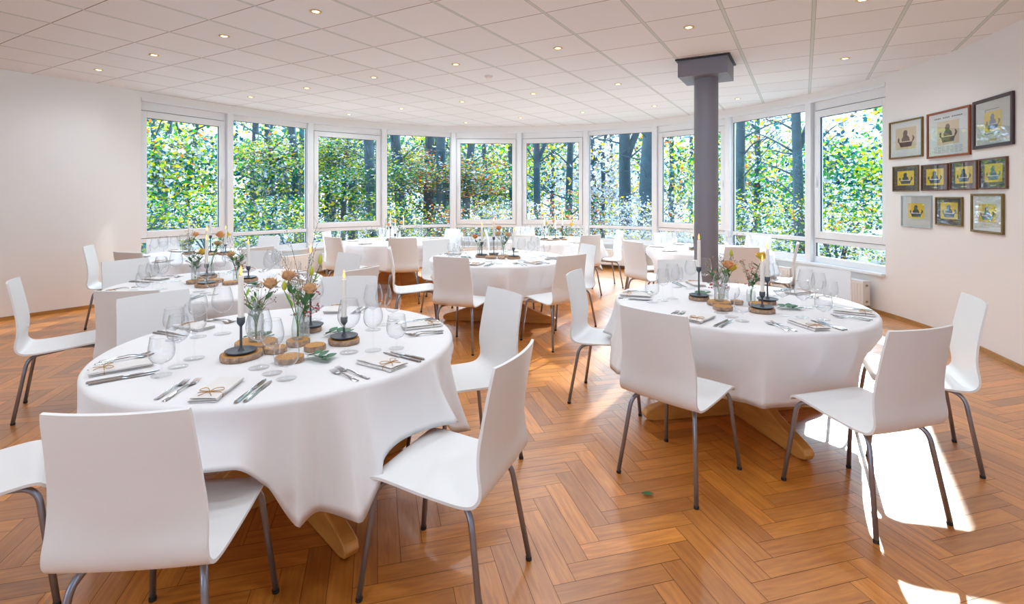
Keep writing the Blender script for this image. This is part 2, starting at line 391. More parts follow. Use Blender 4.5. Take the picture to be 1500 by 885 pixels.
# ceiling
OUT=[p+n*.2 for p,n in zip(curve,CN)]
poly=[(p.x,p.y) for p in OUT]
mb=MB(); mb.prism(poly,CEIL,CEIL+.12); struct(mb.build('ceiling',M['ceil']))
# floor : herringbone planks laid on a dark bed
def inside(x,y):
    c=False; n=len(poly); j=n-1
    for i in range(n):
        xi,yi=poly[i]; xj,yj=poly[j]
        if (yi>y)!=(yj>y) and x<(xj-xi)*(y-yi)/(yj-yi)+xi: c=not c
        j=i
    return c
W_=.090; NN=5; ang=R(15); ca,sa=math.cos(ang),math.sin(ang)
V=[];F=[];UVs=[];RN=[]
g=.0009
def plank(x0,y0,lx,ly,horiz):
    cx=(x0+lx/2)*W_; cy=(y0+ly/2)*W_
    wx=cx*ca-cy*sa-.1; wy=cx*sa+cy*ca+.05
    if not inside(wx,wy) or wy<-1.2: return
    hx=lx*W_/2-g; hy=ly*W_/2-g; o=len(V); ou=random.random()*20; ov=random.random()*20
    for sx,sy in((-1,-1),(1,-1),(1,1),(-1,1)):
        X=cx+sx*hx; Y=cy+sy*hy; V.append((X*ca-Y*sa-.1,X*sa+Y*ca+.05,0))
        a,b=(sx*hx,sy*hy) if horiz else (sy*hy,sx*hx)
        UVs.append((a+ou,b+ov))
    F.append((o,o+1,o+2,o+3)); RN.append(random.random())
G=140
for y in range(-G,G+40):
    for x in range(-G-40,G+40):
        r=(x-y)%(2*NN)
        if r==0: plank(x,y,NN,1,True)
        if r==2*NN-1: plank(x,y,1,NN,False)
nP=len(F); o=len(V)
bed=[(x,y,-.0015) for x,y in poly]; low=[(x,y,-.25) for x,y in poly]; nb=len(bed)
V+=bed+low; F.append(tuple(range(o+nb-1,o-1,-1))); F.append(tuple(range(o+nb,o+2*nb)))
F+=[(o+i,o+(i+1)%nb,o+nb+(i+1)%nb,o+nb+i) for i in range(nb)]
me=bpy.data.meshes.new('floor'); me.from_pydata(V,[],F); me.materials.append(M['parquet']); me.materials.append(M['slot'])
me.polygons.foreach_set('material_index',[0]*nP+[1]*(len(F)-nP))
uv=me.uv_layers.new(name='UVMap'); flat=[0.0]*(2*len(me.loops))
for i in range(4*nP): flat[2*i],flat[2*i+1]=UVs[i]
uv.data.foreach_set('uv',flat)
at_=me.attributes.new('rnd','FLOAT','FACE'); at_.data.foreach_set('value',RN+[0.0]*(len(F)-nP))
me.update(); fl=bpy.data.objects.new('floor',me); C.objects.link(fl); struct(fl)

# ------------------------------------------------------------ windows
SASH=[1,0,1,0,1,1,0,1,0,1]
def frame_rect(mb,x0,x1,z0,z1,w,y0,y1,wb=None,wt=None,mi=0):
    wb=wb or w; wt=wt or w
    mb.box(((x0+w/2+x0)/2+w/4,(y0+y1)/2,(z0+z1)/2),(w,y1-y0,z1-z0),mi=mi)
    mb.box((x1-w/2,(y0+y1)/2,(z0+z1)/2),(w,y1-y0,z1-z0),mi=mi)
    mb.box(((x0+x1)/2,(y0+y1)/2,z0+wb/2),(x1-x0-2*w,y1-y0,wb),mi=mi)
    mb.box(((x0+x1)/2,(y0+y1)/2,z1-wt/2),(x1-x0-2*w,y1-y0,wt),mi=mi)
for i in range(10):
    a=MP[i]+cpoint(MS[i])[1]*.07; b=MP[i+1]+cpoint(MS[i+1])[1]*.07
    d=b-a; wdt=d.length; rz=math.atan2(d.y,d.x)
    root=struct(empty('window_%d'%(i+1),(a.x,a.y,0),rz))       # local x along the pane, +y outward
    p=.050; x0,x1=p,wdt-p
    if i==0: x0=.0
    if i==9: x1=wdt
    f=MB(); s=SASH[i]
    if s:
        frame_rect(f,x0,x1,WZ0,WZ1,.022,0,.07,wb=.085,wt=.13)
        f.box(((x0+x1)/2,.035,.81),(x1-x0-.044,.07,.062))
    else:
        frame_rect(f,x0,x1,WZ0,WZ1,.018,0,.07,wb=.085,wt=.105)
        f.box(((x0+x1)/2,.030,.818),(x1-x0-.036,.08,.058))
    f.build('frame',M['pvc'],root,bevel=.004)
    gk=MB()
    if s:
        sx0,sx1,sz0,sz1=x0+.026,x1-.026,.847,2.662
        sm=MB(); frame_rect(sm,sx0,sx1,sz0,sz1,.078,-.015,.055,wb=.10,wt=.095)
        so=sm.build('sash',M['pvc'],root,bevel=.005)
        hm=MB(); hx=sx1-.04 if i in(0,7) else sx0+.04; hm.box((hx,-.022,1.62),(.028,.012,.10)); hm.box((hx,-.036,1.66),(.02,.016,.11)); hm.build('handle',M['pvc'],so,bevel=.004)
        gx0,gx1,gz0,gz1=sx0+.078,sx1-.078,sz0+.10,sz1-.095
        frame_rect(gk,sx0-.004,sx1+.004,sz0-.004,sz1+.005,.004,.0,.05)
    else:
        gx0,gx1,gz0,gz1=x0+.018,x1-.018,.847,2.695
    frame_rect(gk,gx0,gx1,gz0,gz1,.007,.012,.03)
    lx0,lx1=x0+.020,x1-.020
    frame_rect(gk,lx0,lx1,.585,.782,.006,.015,.035)
    gk.build('gasket',M['gasket'],root)
    for nm,(q0,q1,z0,z1) in (('upper_pane',(gx0,gx1,gz0,gz1)),('lower_pane',(lx0,lx1,.585,.785))):
        pm=MB(); pm.box(((q0+q1)/2,.034,(z0+z1)/2),(q1-q0,.006,z1-z0)); pm.build(nm,M['glass'],root)
for i in range(1,10):
    p,n=cpoint(MS[i]); c=p+n*.085
    mb=MB(); mb.box((0,0,(WZ0+WZ1)/2),(.098,.17,WZ1-WZ0))
    o=mb.build('trim_%d'%(i+2),M['pvc'],bevel=.008); o.location=(c.x,c.y,0); o.rotation_euler=(0,0,math.atan2(-n.x,n.y)); struct(o)
for k,(i,sg) in enumerate(((0,1),(10,-1))):
    p,n=cpoint(MS[i]); c=p+n*.17; t=Vector((n.y,-n.x))*sg*.012; c=c+t
    mb=MB(); mb.box((0,0,(WZ0+WZ1)/2),(.02,.22,WZ1-WZ0)); o=mb.build('trim_%d'%(12+k),M['pvc'],bevel=.003)
    o.location=(c.x,c.y,0); o.rotation_euler=(0,0,math.atan2(-n.x,n.y)); struct(o)

ORD=['first','second','third','fourth','fifth','sixth','seventh','eighth','ninth','tenth']
# ------------------------------------------------------------ radiators
def radiator_root(L):
    root=empty('radiator')
    b=MB(); b.box((0,-.045,.235),(L,.012,.30)); b.box((0,.045,.235),(L,.012,.30))
    n=int(L/.042)
    for k in range(n):
        x=-L/2+.02+(k+.5)*(L-.04)/n; b.box((x,-.053,.235),(.020,.008,.24))
    b.build('panel',M['radiator'],root,bevel=.003)
    e=MB(); 
    for sx in(-1,1): e.box((sx*(L/2+.004),0,.235),(.008,.11,.30))
    e.box((0,0,.386),(L+.014,.11,.006))
    for sx in(-1,1): e.box((sx*(L/2+.009),-.018,.33),(.003,.008,.05)) 
    e.build('cover',M['radiator'],root,bevel=.003)
    v=MB()
    for sx in(-1,1):
        for z in(.335,.135): v.tube([(sx*(L/2+.006),.0,z),(sx*(L/2+.02),.0,z)],.014,12)
    v.build('plug',M['brass'],root,smooth=False)
    pp=MB(); pp.tube([(-L/2+.05,.04,.045),(L/2-.05,.04,.045)],.010,8)
    for sx in(-1,1): pp.tube([(sx*(L/2-.06),.04,.045),(sx*(L/2-.06),.04,.10)],.010,8)
    pp.build('pipe',M['radiator_dark'],root)
    br=MB()
    for sx in(-1,1): br.box((sx*(L/2-.15),.07,.235),(.03,.06,.22)); 
    for sx in(-1,1): br.box((sx*(L/2-.15),.06,.045),(.03,.045,.09))
    br.build('bracket',M['radiator'],root)
    return root
RP=Proto(radiator_root(1.10))
for i in range(1,10):
    a,b=MP[i],MP[i+1]; m=(a+b)/2; d=(b-a).normalized(); n=Vector((-d.y,d.x))
    # sagitta: the wall bulges outward between the ends
    c=m-n*(.095)
    sh=.0
    if i==9: c=c+d*(-.12)
    RP.place((c.x,c.y,0),math.atan2(d.y,d.x),'low white panel radiator under the %s window from the blank wall'%ORD[i],'radiator','radiators under the windows')

# ------------------------------------------------------------ column
root=empty('column',(2.126,5.563,0),R(-30)); tag(root,'round grey column with a square grey box at the ceiling','column')
mb=MB(); mb.lathe([(.125,0),(.125,2.727)],48); mb.build('shaft',M['column'],root,smooth=True)
mb=MB(); mb.box((0,0,2.815),(.50,.50,.176)); mb.build('box',M['column'],root,bevel=.004)
mb=MB(); mb.box((0,0,2.909),(.545,.545,.014)); mb.build('flange',M['cap'],root)

# ------------------------------------------------------------ downlights
def downlight():
    root=empty('downlight')
    m=MB(); m.lathe([(.046,0),(.047,-.004),(.034,-.007),(.024,-.001)],24); m.build('ring',M['ring'],root,smooth=True)
    m=MB(); m.lathe([(.0001,-.003),(.026,-.003)],20); m.build('lamp_face',M['lamp'],root)
    return root
DP=Proto(downlight())
def grid(u,v):   # tile centre -> world
    uu=(u+.5)*.625+.0674; vv=(v+.5)*.625+1.79
    return Vector((.8669*uu+.4985*vv,-.4985*uu+.8669*vv))
spots=[(-6,1),(-8,1),(-10,1),(-12,1),(-4,1),(-2,1),(0,1),(-8,4),(-10,4),(-12,4),(-6,4),(-4,4),(-2,4),(0,4),(-6,7),(-8,7),(-10,7),(-12,7),(-4,7),(0,7),(-2,7),(-8,10),(-10,10),(-4,10),(-6,10),(-2,10)]
extra=[(-8,-2),(-6,-2),(-4,-2),(-2,-2),(0,-2),(-6,-5),(-4,-5),(-2,-5)]
TN=['the column','the blank wall','the picture wall','the windows']
vis={}
DL=[]
for (u,v) in spots+extra:
    p=grid(u,v)
    if not inside(p.x,p.y) : continue
    if (p-Vector((2.126,5.563))).length<.45: continue
    DL.append((u,v,p))
rows={1:'row farthest from the windows',4:'second row from the viewer',7:'third row, towards the windows',10:'row along the windows',-2:'row behind the viewer',-5:'last row behind the viewer'}
for v in (1,4,7,10,-2,-5):
    L_=sorted([d for d in DL if d[1]==v],key=lambda d:d[0])
    for k,(u,vv,p) in enumerate(L_):
        DP.place((p.x,p.y,CEIL-.0005),0,'round ceiling spot, %s from the blank wall, %s'%(ORD[k],rows[v].replace('row farthest','front row farthest')),'ceiling spot','recessed ceiling spots')
LAMP_W=22.0
ld=bpy.data.lights.new('downlight_bulb','SPOT'); ld.energy=LAMP_W; ld.color=(.80,.92,1.0); ld.spot_size=R(168); ld.spot_blend=1.0; ld.shadow_soft_size=.05
for k,(u,v,p) in enumerate(DL):
    o=bpy.data.objects.new('downlight_bulb',ld); C.objects.link(o); o.location=(p.x,p.y,CEIL-.03)

# smoke detector
p=at(716,111,CEIL)
root=empty('smoke_detector',(p.x,p.y,CEIL)); tag(root,'small white round smoke detector on the ceiling','smoke detector')
mb=MB(); mb.lathe([(.05,0),(.05,-.012),(.04,-.025),(.0001,-.03)],24); mb.build('housing',M['mat_white'],root,smooth=True)
mb=MB(); mb.sphere((.0,-.02,-.029),.006); mb.build('indicator',emis('red_led',(1,.15,.1),2),root)

# ------------------------------------------------------------ chair
def chair():
    root=empty('dining_chair')
    prof=[(-.278,.890,.185),(-.268,.84,.187),(-.252,.76,.191),(-.238,.68,.196),(-.230,.61,.202),(-.232,.55,.206),(-.240,.50,.209),(-.236,.463,.211),(-.212,.437,.212),(-.17,.428,.212),(-.10,.430,.212),(0,.437,.211),(.09,.446,.209),(.155,.450,.207),(.195,.444,.205),(.213,.424,.203)]
    P=smooth_path([(a,c,b) for a,b,c in prof],3)      # x, halfwidth, z
    n=len(P); K=13; th=.0105; V=[];
    tot=n-1
    for side in (1,-1):
        for i,p in enumerate(P):
            t=(P[min(i+1,n-1)]-P[max(i-1,0)]); tx,tz=t.x,t.z; l=math.hypot(tx,tz); nx,nz=-tz/l,tx/l
            # nx,nz points to the sitter side
            for k in range(K):
                w=-1+2*k/(K-1); hw=p.y
                back=max(0,min(1,(p.z-.47)/.15)) ; sit=1-back
                c=-.022*back*(1-w*w)
                dz=-.006*sit*(1-w*w) if p.x<.15 else 0
                e=0
                if i<3: e=[.003,.001,0][i]
                if i>n-4: e=[0,.002,.006][i-(n-3)]
                ww=w*(hw-e*abs(w)**6) 
                V.append((p.x+c*1.0+nx*th/2*side,ww,p.z+dz+nz*th/2*side))
    F=[]
    for i in range(n-1):
        for k in range(K-1):
            a=i*K+k; F.append((a,a+1,a+K+1,a+K)); b=a+n*K; F.append((b,b+K,b+K+1,b+1))
    N0=n*K
    for i in range(n-1):
        F.append((i*K,(i+1)*K,N0+(i+1)*K,N0+i*K)); q=K-1; F.append((i*K+q,N0+i*K+q,N0+(i+1)*K+q,(i+1)*K+q))
    for k in range(K-1):
        F.append((k,N0+k,N0+k+1,k+1)); q=(n-1)*K; F.append((q+k,q+k+1,N0+q+k+1,N0+q+k))
    m=MB(); m.add(V,F); m.build('seat_shell',M['shell'],root,angle=50)
    r=.0108
    for s in(-1,1):
        fr=fillet([(.02,.085*s,.417),(.188,.176*s,.424),(.240,.213*s,.012)],.06,7)
        m=MB(); m.tube(fr,r,10); lo=m.build('leg',M['tube'],root,smooth=True)
        m=MB(); m.tube([(.2385,.2120*s,.014),(.2400,.2130*s,.0)],.0125,10); m.build('foot_cap',M['cap'],lo)
        re=fillet([(-.02,.085*s,.408),(-.185,.172*s,.408),(-.250,.213*s,.012)],.065,7)
        m=MB(); m.tube(re,r,10); lo=m.build('leg',M['tube'],root,smooth=True)
        m=MB(); m.tube([(-.2480,.2120*s,.014),(-.2500,.2130*s,.0)],.0125,10); m.build('foot_cap',M['cap'],lo)
    m=MB()
    for s in(-1,1): m.tube([(.03,.085*s,.416),(-.03,.085*s,.408)],r,8)
    m.tube([(0,-.09,.411),(0,.09,.411)],.009,8)
    for s in(-1,1):
        for x in(.12,-.12): m.box((x,.135*s,.424 if x>0 else .414),(.03,.018,.010))
    m.build('seat_frame',M['tube'],root,smooth=False)
    return root
CP=Proto(chair())
T={1:(-1.09,2.49),2:(1.50,3.40),3:(-.15,5.85),4:(-2.38,4.15),5:(-3.70,6.10),6:(-1.83,8.0),7:(.66,8.20),8:(2.60,6.75)}
TR=.79
TNAME={1:'twig-vase table',2:'table before the column',3:'middle table',4:'table behind twig-vase table',5:'table by blank wall',6:'rear table by fourth window',7:'rear table by sixth window',8:'table behind the column'}
CH={1:[(-1.055,1.60,95),(-1.93,1.80,41),(-.245,1.923,157.5),(-.275,2.84,214),(-1.09,3.25,-82),(-1.775,2.745,-32)],
 2:[(.713,3.64,-24),(.886,2.68,44),(1.657,2.42,106),(2.288,2.91,154),(1.46,4.11,-90),(2.125,3.71,220)],
 3:[(-.46,4.92,68),(.405,5.03,126),(-1.05,5.56,13),(-.80,6.22,-58),(.13,6.62,-105),(.62,5.74,200)],
 4:[(-2.31,3.29,95),(-3.08,3.53,36),(-3.12,4.32,-26),(-2.5,4.83,-85),(-1.75,4.73,233),(-1.40,4.05,152)],
 5:[(-3.75,5.32,75),(-4.49,5.80,26),(-4.35,6.50,-35),(-3.50,6.78,-110),(-3.0,5.68,148)],
 6:[(-1.50,7.02,100),(-2.29,7.15,55),(-2.62,7.92,0),(-1.28,8.35,230),(-1.03,7.55,190),(-2.1,8.75,-75)],
 7:[(-.15,8.33,0),(.28,7.50,65),(.97,7.55,120),(1.47,8.15,186),(.30,9.0,-75)],
 8:[(1.82,7.08,-12),(1.73,6.33,25),(2.55,5.85,85),(3.16,6.20,150),(3.17,7.03,215),(2.4,7.42,-80)]}
for t,L_ in CH.items():          # nobody is pushed in deeper than the apron allows
    for i,(x,y,th) in enumerate(L_):
        dx,dy=x-T[t][0],y-T[t][1]; d=math.hypot(dx,dy)
        if d<.77: L_[i]=(T[t][0]+dx*.77/d,T[t][1]+dy*.77/d,th)
SEATS=[(0,'picture-wall side'),(45,'window side towards pictures'),(90,'window side'),(135,'window side towards blank wall'),(180,'blank-wall side'),(225,'camera side towards blank wall'),(270,'camera side'),(315,'camera side towards pictures')]
def adiff(a,b): return abs((a-b+180)%360-180)
SET={}
for t,L_ in CH.items():
    tx,ty=T[t]; A=[math.degrees(math.atan2(y-ty,x-tx))%360 for x,y,_ in L_]
    pairs=sorted((adiff(A[i],s[0]),i,j) for i in range(len(L_)) for j,s in enumerate(SEATS)); ui={};uj=set()
    for d,i,j in pairs:
        if i in ui or j in uj: continue
        ui[i]=j; uj.add(j)
    SET[t]=[(A[i],SEATS[ui[i]][1]) for i in range(len(L_))]
    for i,(x,y,th) in enumerate(L_):
        CP.place((x,y,0),R(th),'white chair with grey legs, %s, %s'%(TNAME[t],SET[t][i][1]),'chair','white chairs around the round tables')

# ------------------------------------------------------------ tables and cloths
def table_base(ang):
    root=empty('round_table')
    m=MB(); m.lathe([(.0001,.705),(.775,.705),(.782,.712),(.782,.730),(.775,.737),(.0001,.737)],64); m.build('tabletop',M['beech'],root,angle=40)
    prof=[(0.02,.0),(.60,.0),(.645,.012),(.66,.04),(.645,.07),(.60,.088),(.50,.115),(.40,.15),(.30,.20),(.22,.27),(.165,.35),(.14,.45),(.135,.55),(.15,.64),(.19,.70),(.02,.70)]
    for k in range(4):
        a=ang+k*PI/2; m=MB(); n=len(prof); th=.032
        u=Vector((math.cos(a),math.sin(a),0)); w=Vector((-math.sin(a),math.cos(a),0))
        V=[u*x+w*th*s+Vector((0,0,z)) for s in(-1,1) for x,z in prof]
        F=[tuple(range(n)),tuple(range(2*n-1,n-1,-1))]+[(i,n+i,n+(i+1)%n,(i+1)%n) for i in range(n)]
        m.add(V,F); m.build('foot',M['beech'],root,bevel=.009)
    return root
BASEANG={1:-46,2:-80,3:-8,4:20,5:10,6:-30,7:15,8:40}
HEM={}
def leg_points(t):
    P=[]
    for (x,y,th) in CH[t]:
        c,s_=math.cos(R(th)),math.sin(R(th))
        for lx,ly in((.24,.213),(.24,-.213),(.21,.19),(.21,-.19)): P.append((x+lx*c-ly*s_-T[t][0],y+lx*s_+ly*c-T[t][1]))
    return P
for t in (4,5,6,7,8):
    best=None; LP=leg_points(t)
    for q in range(0,90,3):
        sc=9
        for k in range(4):
            a=R(q+90*k)
            for (x,y) in LP:
                u=x*math.cos(a)+y*math.sin(a); v=-x*math.sin(a)+y*math.cos(a)
                if 0<u<.70: sc=min(sc,abs(v))
        if best is None or sc>best[0]: best=(sc,q)
    BASEANG[t]=best[1]
for t,(tx,ty) in T.items():
    root=table_base(R(BASEANG[t])); root.location=(tx,ty,0); tag(root,'round beech pedestal table under a white cloth, the %s'%TNAME[t],'table','round banquet tables')
    # cloth
    rnd=random.Random(t*31)
    n=420; V=[];F=[]; ztop=.7415
    L0={1:.385,2:.42,4:.40}.get(t,.39)
    lifts=[]; pushes=[]
    for (x,y,th) in CH[t]:
        d=math.hypot(x-tx,y-ty); a=math.atan2(y-ty,x-tx)
        if t==1 and abs(x+.245)<.02: lifts.append((R(-31),.258,R(14),R(7)))
        elif t==1 and abs(x+1.055)<.03: pass
        elif d-.235>=.60: pushes.append((a,d-.288))
        else: lifts.append((a,.258,R(17.5),R(6)))
    if t==1: lifts.append((R(-90),.185,R(12),R(14)))
    folds=[(rnd.uniform(0,2*PI),rnd.uniform(.5,1.25),rnd.uniform(.045,.12)) for _ in range(13)]+[(rnd.uniform(0,2*PI),-rnd.uniform(.2,.45),.2) for _ in range(4)]
    folds+=[(R(q)+rnd.uniform(-.04,.04),rnd.uniform(.7,1.25),rnd.uniform(.03,.05)) for q in ((-64,-55,-22,-8,8) if t==1 else (-112,-84,-66,-40,-140))]
    folds+=[(R(q),-.45,.07) for q in ((-59.5,-15,0) if t==1 else (-98,-75,-53))]
    ph=rnd.uniform(0,6)
    def hem(a):
        l=L0+.018*math.sin(2*a+ph)+.014*math.sin(5*a+ph*2)
        for c,lv,w,fw in lifts:
            d=abs((a-c+PI)%(2*PI)-PI)
            k=1-max(0,min(1,(d-w)/fw)); k=k*k*(3-2*k)
            l=l*(1-k)+min(l,lv)*k
        return l
    def squeeze(a,rr,tt):
        for c,lim in pushes:
            d=abs((a-c+PI)%(2*PI)-PI)
            lr=lim/max(.5,math.cos(d))
            if rr>lr and d<R(34):
                k=1-max(0,min(1,(d-R(20))/R(12))); k=k*k*(3-2*k)
                rr-=k*(rr-lr)*max(0,min(1,(tt-.14)/.5))
        return rr
    def fold(a):
        s=0
        for c,h,fw_ in folds:
            d=abs((a-c+PI)%(2*PI)-PI); s+=h*math.exp(-(d/fw_)**1.35)
        s+=.35*math.sin(9*a+ph)+.25*math.sin(14*a+2*ph)
        return s
    rings=[0,.3,.6,.74,.772]
    def ring(f):
        for k in range(n):
            a=2*PI*k/n; V.append(f(a))
    for r_ in rings[1:]: ring(lambda a,r_=r_:(r_*math.cos(a),r_*math.sin(a),ztop))
    for q in (20,45,70,90): ring(lambda a,q=q:((.772+.02*math.sin(R(q)))*math.cos(a),(.772+.02*math.sin(R(q)))*math.sin(a),ztop-.02*(1-math.cos(R(q)))))
    SK=12
    for j in range(1,SK+1):
        tt=j/SK
        def f(a,tt=tt):
            l=hem(a); fo=fold(a); rr=.792+.030*tt+.072*fo*tt**.95-.012*math.sin(PI*tt)
            z=ztop-.02-(l-.02)*tt
            if l<.30: rr+=.05*(tt**2)*max(0,(.30-l)/.12)-.03*fo*tt**1.25*min(1,(.30-l)/.05)
            rr=squeeze(a,rr,tt)
            return (rr*math.cos(a),rr*math.sin(a),z)
        ring(f)
    # thin hem return
    def f(a):
        l=hem(a); fo=fold(a); rr=.792+.030+.072*fo-.006
        if l<.30: rr+=.05*max(0,(.30-l)/.12)-.03*fo*min(1,(.30-l)/.05)
        rr=squeeze(a,rr,1)-.003
        return (rr*math.cos(a),rr*math.sin(a),ztop-l+.004)
    ring(f)
    V.append((0,0,ztop)); cidx=len(V)-1
    nr=(len(V)-1)//n
    for k in range(n): F.append((cidx,k,(k+1)%n))
    for i in range(nr-1):
        for k in range(n):
            k2=(k+1)%n; F.append((i*n+k,(i+1)*n+k,(i+1)*n+k2,i*n+k2))
    m=MB(); m.add(V,F); o=m.build('tablecloth',M['cloth'],None,smooth=True); o.location=(tx,ty,0); o.rotation_euler=(0,0,0)
    tag(o,'white cloth hanging in folds over the %s'%TNAME[t],'tablecloth','white tablecloths')
ZT=.7425

# ------------------------------------------------------------ table ware models
def goblet(kind):
    spec={'red':(.240,[(.0045,.105),(.012,.112),(.030,.122),(.044,.140),(.0495,.162),(.0485,.185),(.043,.212),(.036,.240)],.040),
          'white':(.215,[(.0042,.098),(.011,.104),(.027,.114),(.039,.130),(.0435,.150),(.042,.172),(.037,.195),(.032,.215)],.037),
          'water':(.155,[(.005,.045),(.014,.050),(.031,.058),(.042,.073),(.0460,.092),(.0455,.112),(.042,.134),(.039,.155)],.036)}[kind]
    h,bowl,fr=spec; nm={'red':'red_wine_glass','white':'white_wine_glass','water':'water_goblet'}[kind]
    root=empty(nm)
    B=[v for v in smooth_path([(a,0,b) for a,b in bowl],3)]
    m=MB(); m.lathe([(max(.0005,v.x),v.z) for v in B],28)
    m.lathe([(bowl[-1][0]-.0006,h-.0004),(bowl[-1][0],h+.0006),(bowl[-1][0]+.0007,h-.0004)],28)
    bw=m.build('bowl',M['wine'],root,smooth=True)
    m=MB(); z0=bowl[0][1]
    m.lathe([(.0065,.004),(.0040,.014),(.0033,z0*.5),(.0036,z0*.85),(bowl[0][0]+.003,z0+.004)],12); m.build('stem',M['winefoot'],root,smooth=True)
    m=MB(); m.lathe([(.0001,.0006),(fr,.0006),(fr+.0008,.0015),(fr,.0024),(.012,.0044),(.0001,.006)],28); m.build('foot',M['winefoot'],root,smooth=True)
    return root
GP={k:Proto(goblet(k)) for k in('red','white','water')}
def ribbon(m,pts,mi=0):   # pts: (x,halfwidth,z,thick)
    V=[]
    for x,w,z,t in pts:
        V+=[(x,-w,z),(x,-w*.6,z+t),(x,w*.6,z+t),(x,w,z)]
    F=[]; n=len(pts)
    for i in range(n-1):
        for k in range(4):
            k2=(k+1)%4; F.append((i*4+k,i*4+k2,(i+1)*4+k2,(i+1)*4+k))
    F+=[(0,3,2,1),tuple((n-1)*4+k for k in range(4))]; m.add(V,F,mi)
def fork(L,nm):
    root=empty(nm); s=L/.20
    m=MB(); ribbon(m,[(-.100*s,.0045,.001,.002),(-.097*s,.0085,.001,.003),(-.07*s,.0075,.002,.003),(-.03*s,.0042,.006,.003),(.015*s,.0032,.009,.003),(.035*s,.0045,.008,.0025)]); m.build('handle',M['steel'],root)
    m=MB(); ribbon(m,[(.033*s,.0045,.008,.0025),(.045*s,.0105,.005,.002),(.058*s,.0125,.002,.002),(.066*s,.0122,.002,.002)])
    for k in range(4):
        y=(-1.5+k)*.0066
        V=[(.064*s,y),(.10*s,y)]
        m.tube([(.064*s,y,.003),(.08*s,y,.004),(.100*s,y,.009)],[.0020,.0018,.0008],5)
    m.build('tines',M['steel'],root); return root
def knife(L,nm):
    root=empty(nm); s=L/.22
    m=MB(); ribbon(m,[(-.11*s,.005,.001,.004),(-.105*s,.0085,.001,.006),(-.05*s,.0075,.001,.006),(-.002*s,.0058,.001,.005)]); m.build('handle',M['steel'],root)
    m=MB(); ribbon(m,[(-.002*s,.0050,.002,.003),(.015*s,.0095,.0015,.002),(.07*s,.0105,.001,.002),(.095*s,.0085,.001,.002),(.110*s,.0025,.001,.0015)]); m.build('blade',M['steel'],root); return root
FKP={'dinner_fork':Proto(fork(.205,'dinner_fork')),'starter_fork':Proto(fork(.18,'starter_fork')),'dinner_knife':Proto(knife(.23,'dinner_knife')),'starter_knife':Proto(knife(.205,'starter_knife'))}
def napkin():
    root=empty('napkin'); m=MB(); Lh=.103
    path=[(-.044,.003),(.040,.003),(.046,.006),(.040,.0095),(-.040,.0095),(-.046,.0125),(-.040,.016),(.043,.0165)]
    P=smooth_path([(a,0,b) for a,b in path],3); n=len(P); V=[]; F=[]; K=8
    for k in range(K+1):
        x=-Lh+2*Lh*k/K; pinch=1-.10*math.exp(-((x+.055)/.02)**2)
        for sd in(-1,1):
            for i,p in enumerate(P):
                t=P[min(i+1,n-1)]-P[max(i-1,0)]; l=max(1e-6,math.hypot(t.x,t.z)); nx,nz=-t.z/l,t.x/l
                V.append((x+(.004*math.sin(i*.7)),(p.x+nx*sd*.0012)*pinch,max(.0002,p.z+nz*sd*.0012)+.001*math.sin(k*1.3)*(i>n*.6)))
    for k in range(K):
        for i in range(n-1):
            a=k*2*n+i; F.append((a,a+1,a+2*n+1,a+2*n)); b=a+n; F.append((b,b+2*n,b+2*n+1,b+1))
        for i in(0,n-1):
            a=k*2*n+i; F.append((a,a+2*n,a+3*n,a+n))
    for k in(0,K):
        for i in range(n-1):
            a=k*2*n+i; F.append((a,a+n,a+n+1,a+1) if k==0 else (a,a+1,a+n+1,a+n))
    m.add(V,F); m.build('cloth',M['napkin'],root,angle=60)
    m=MB(); x=-.055; r=.0013
    m.tube(smooth_path([(x,-.0435,.0012),(x,-.0445,.010),(x,-.036,.0195),(x,0,.0205),(x,.036,.0195),(x,.0445,.010),(x,.0435,.0012)],4),r,6)
    for s in(-1,1):
        m.tube(smooth_path([(x,0,.0215),(x+.018,s*.012,.026),(x+.030,s*.032,.024),(x+.012,s*.040,.0225),(x+.002,s*.018,.023),(x,0,.0225)],5),r,6)
        m.tube(smooth_path([(x,0,.022),(x-.018,s*.010,.0225),(x-.034,s*.022,.0205)],4),r,6)
    m.sphere((x,0,.022),.0032,8,5)
    m.build('twine_bow',M['twine'],root,smooth=True); return root
NP=Proto(napkin())
SKIP=set()
for t in T:
    tx,ty=T[t]
    for (a,desc) in SET[t]:
        ar=R(a); u=Vector((-math.cos(ar),-math.sin(ar))); v=Vector((u.y,-u.x))   # u towards centre, v to the sitter's right hand
        c=Vector((tx,ty))-u*.655
        def loc(du,dv,z=ZT): p=c+u*du+v*dv; return (p.x,p.y,z)
        ru=math.atan2(u.y,u.x); j=lambda s: random.uniform(-s,s)
        tn=TNAME[t]
        NP.place(loc(0,0),ru+j(.06),'folded napkin with twine bow, %s, %s'%(tn,desc),'napkin','napkins tied with twine')
        big=t in(1,2,3,4)
        if big:
            FKP['dinner_fork'].place(loc(.018,-.135),ru+j(.05),'large inner fork on the %s, %s'%(tn,desc),'fork','dinner forks')
            FKP['starter_fork'].place(loc(.020,-.172),ru+j(.08),'smaller outer fork on the %s, %s'%(tn,desc),'fork','starter forks')
            FKP['dinner_knife'].place(loc(.005,.118),ru+j(.03),'large inner knife on the %s, %s'%(tn,desc),'knife','dinner knives')
            FKP['starter_knife'].place(loc(.0,.146),ru+j(.03),'smaller outer knife on the %s, %s'%(tn,desc),'knife','starter knives')
        for k,(du,dv,w) in {'water':(.120,.196,'squat stemmed water glass'),'white':(.184,.115,'medium white wine glass'),'red':(.250,.034,'tall red wine glass')}.items():
            GP[k].place(loc(du+j(.002),dv+j(.002)),0,'%s on the %s, %s'%(w,tn,desc),'glass',{'water':'water glasses','white':'white wine glasses','red':'red wine glasses'}[k])

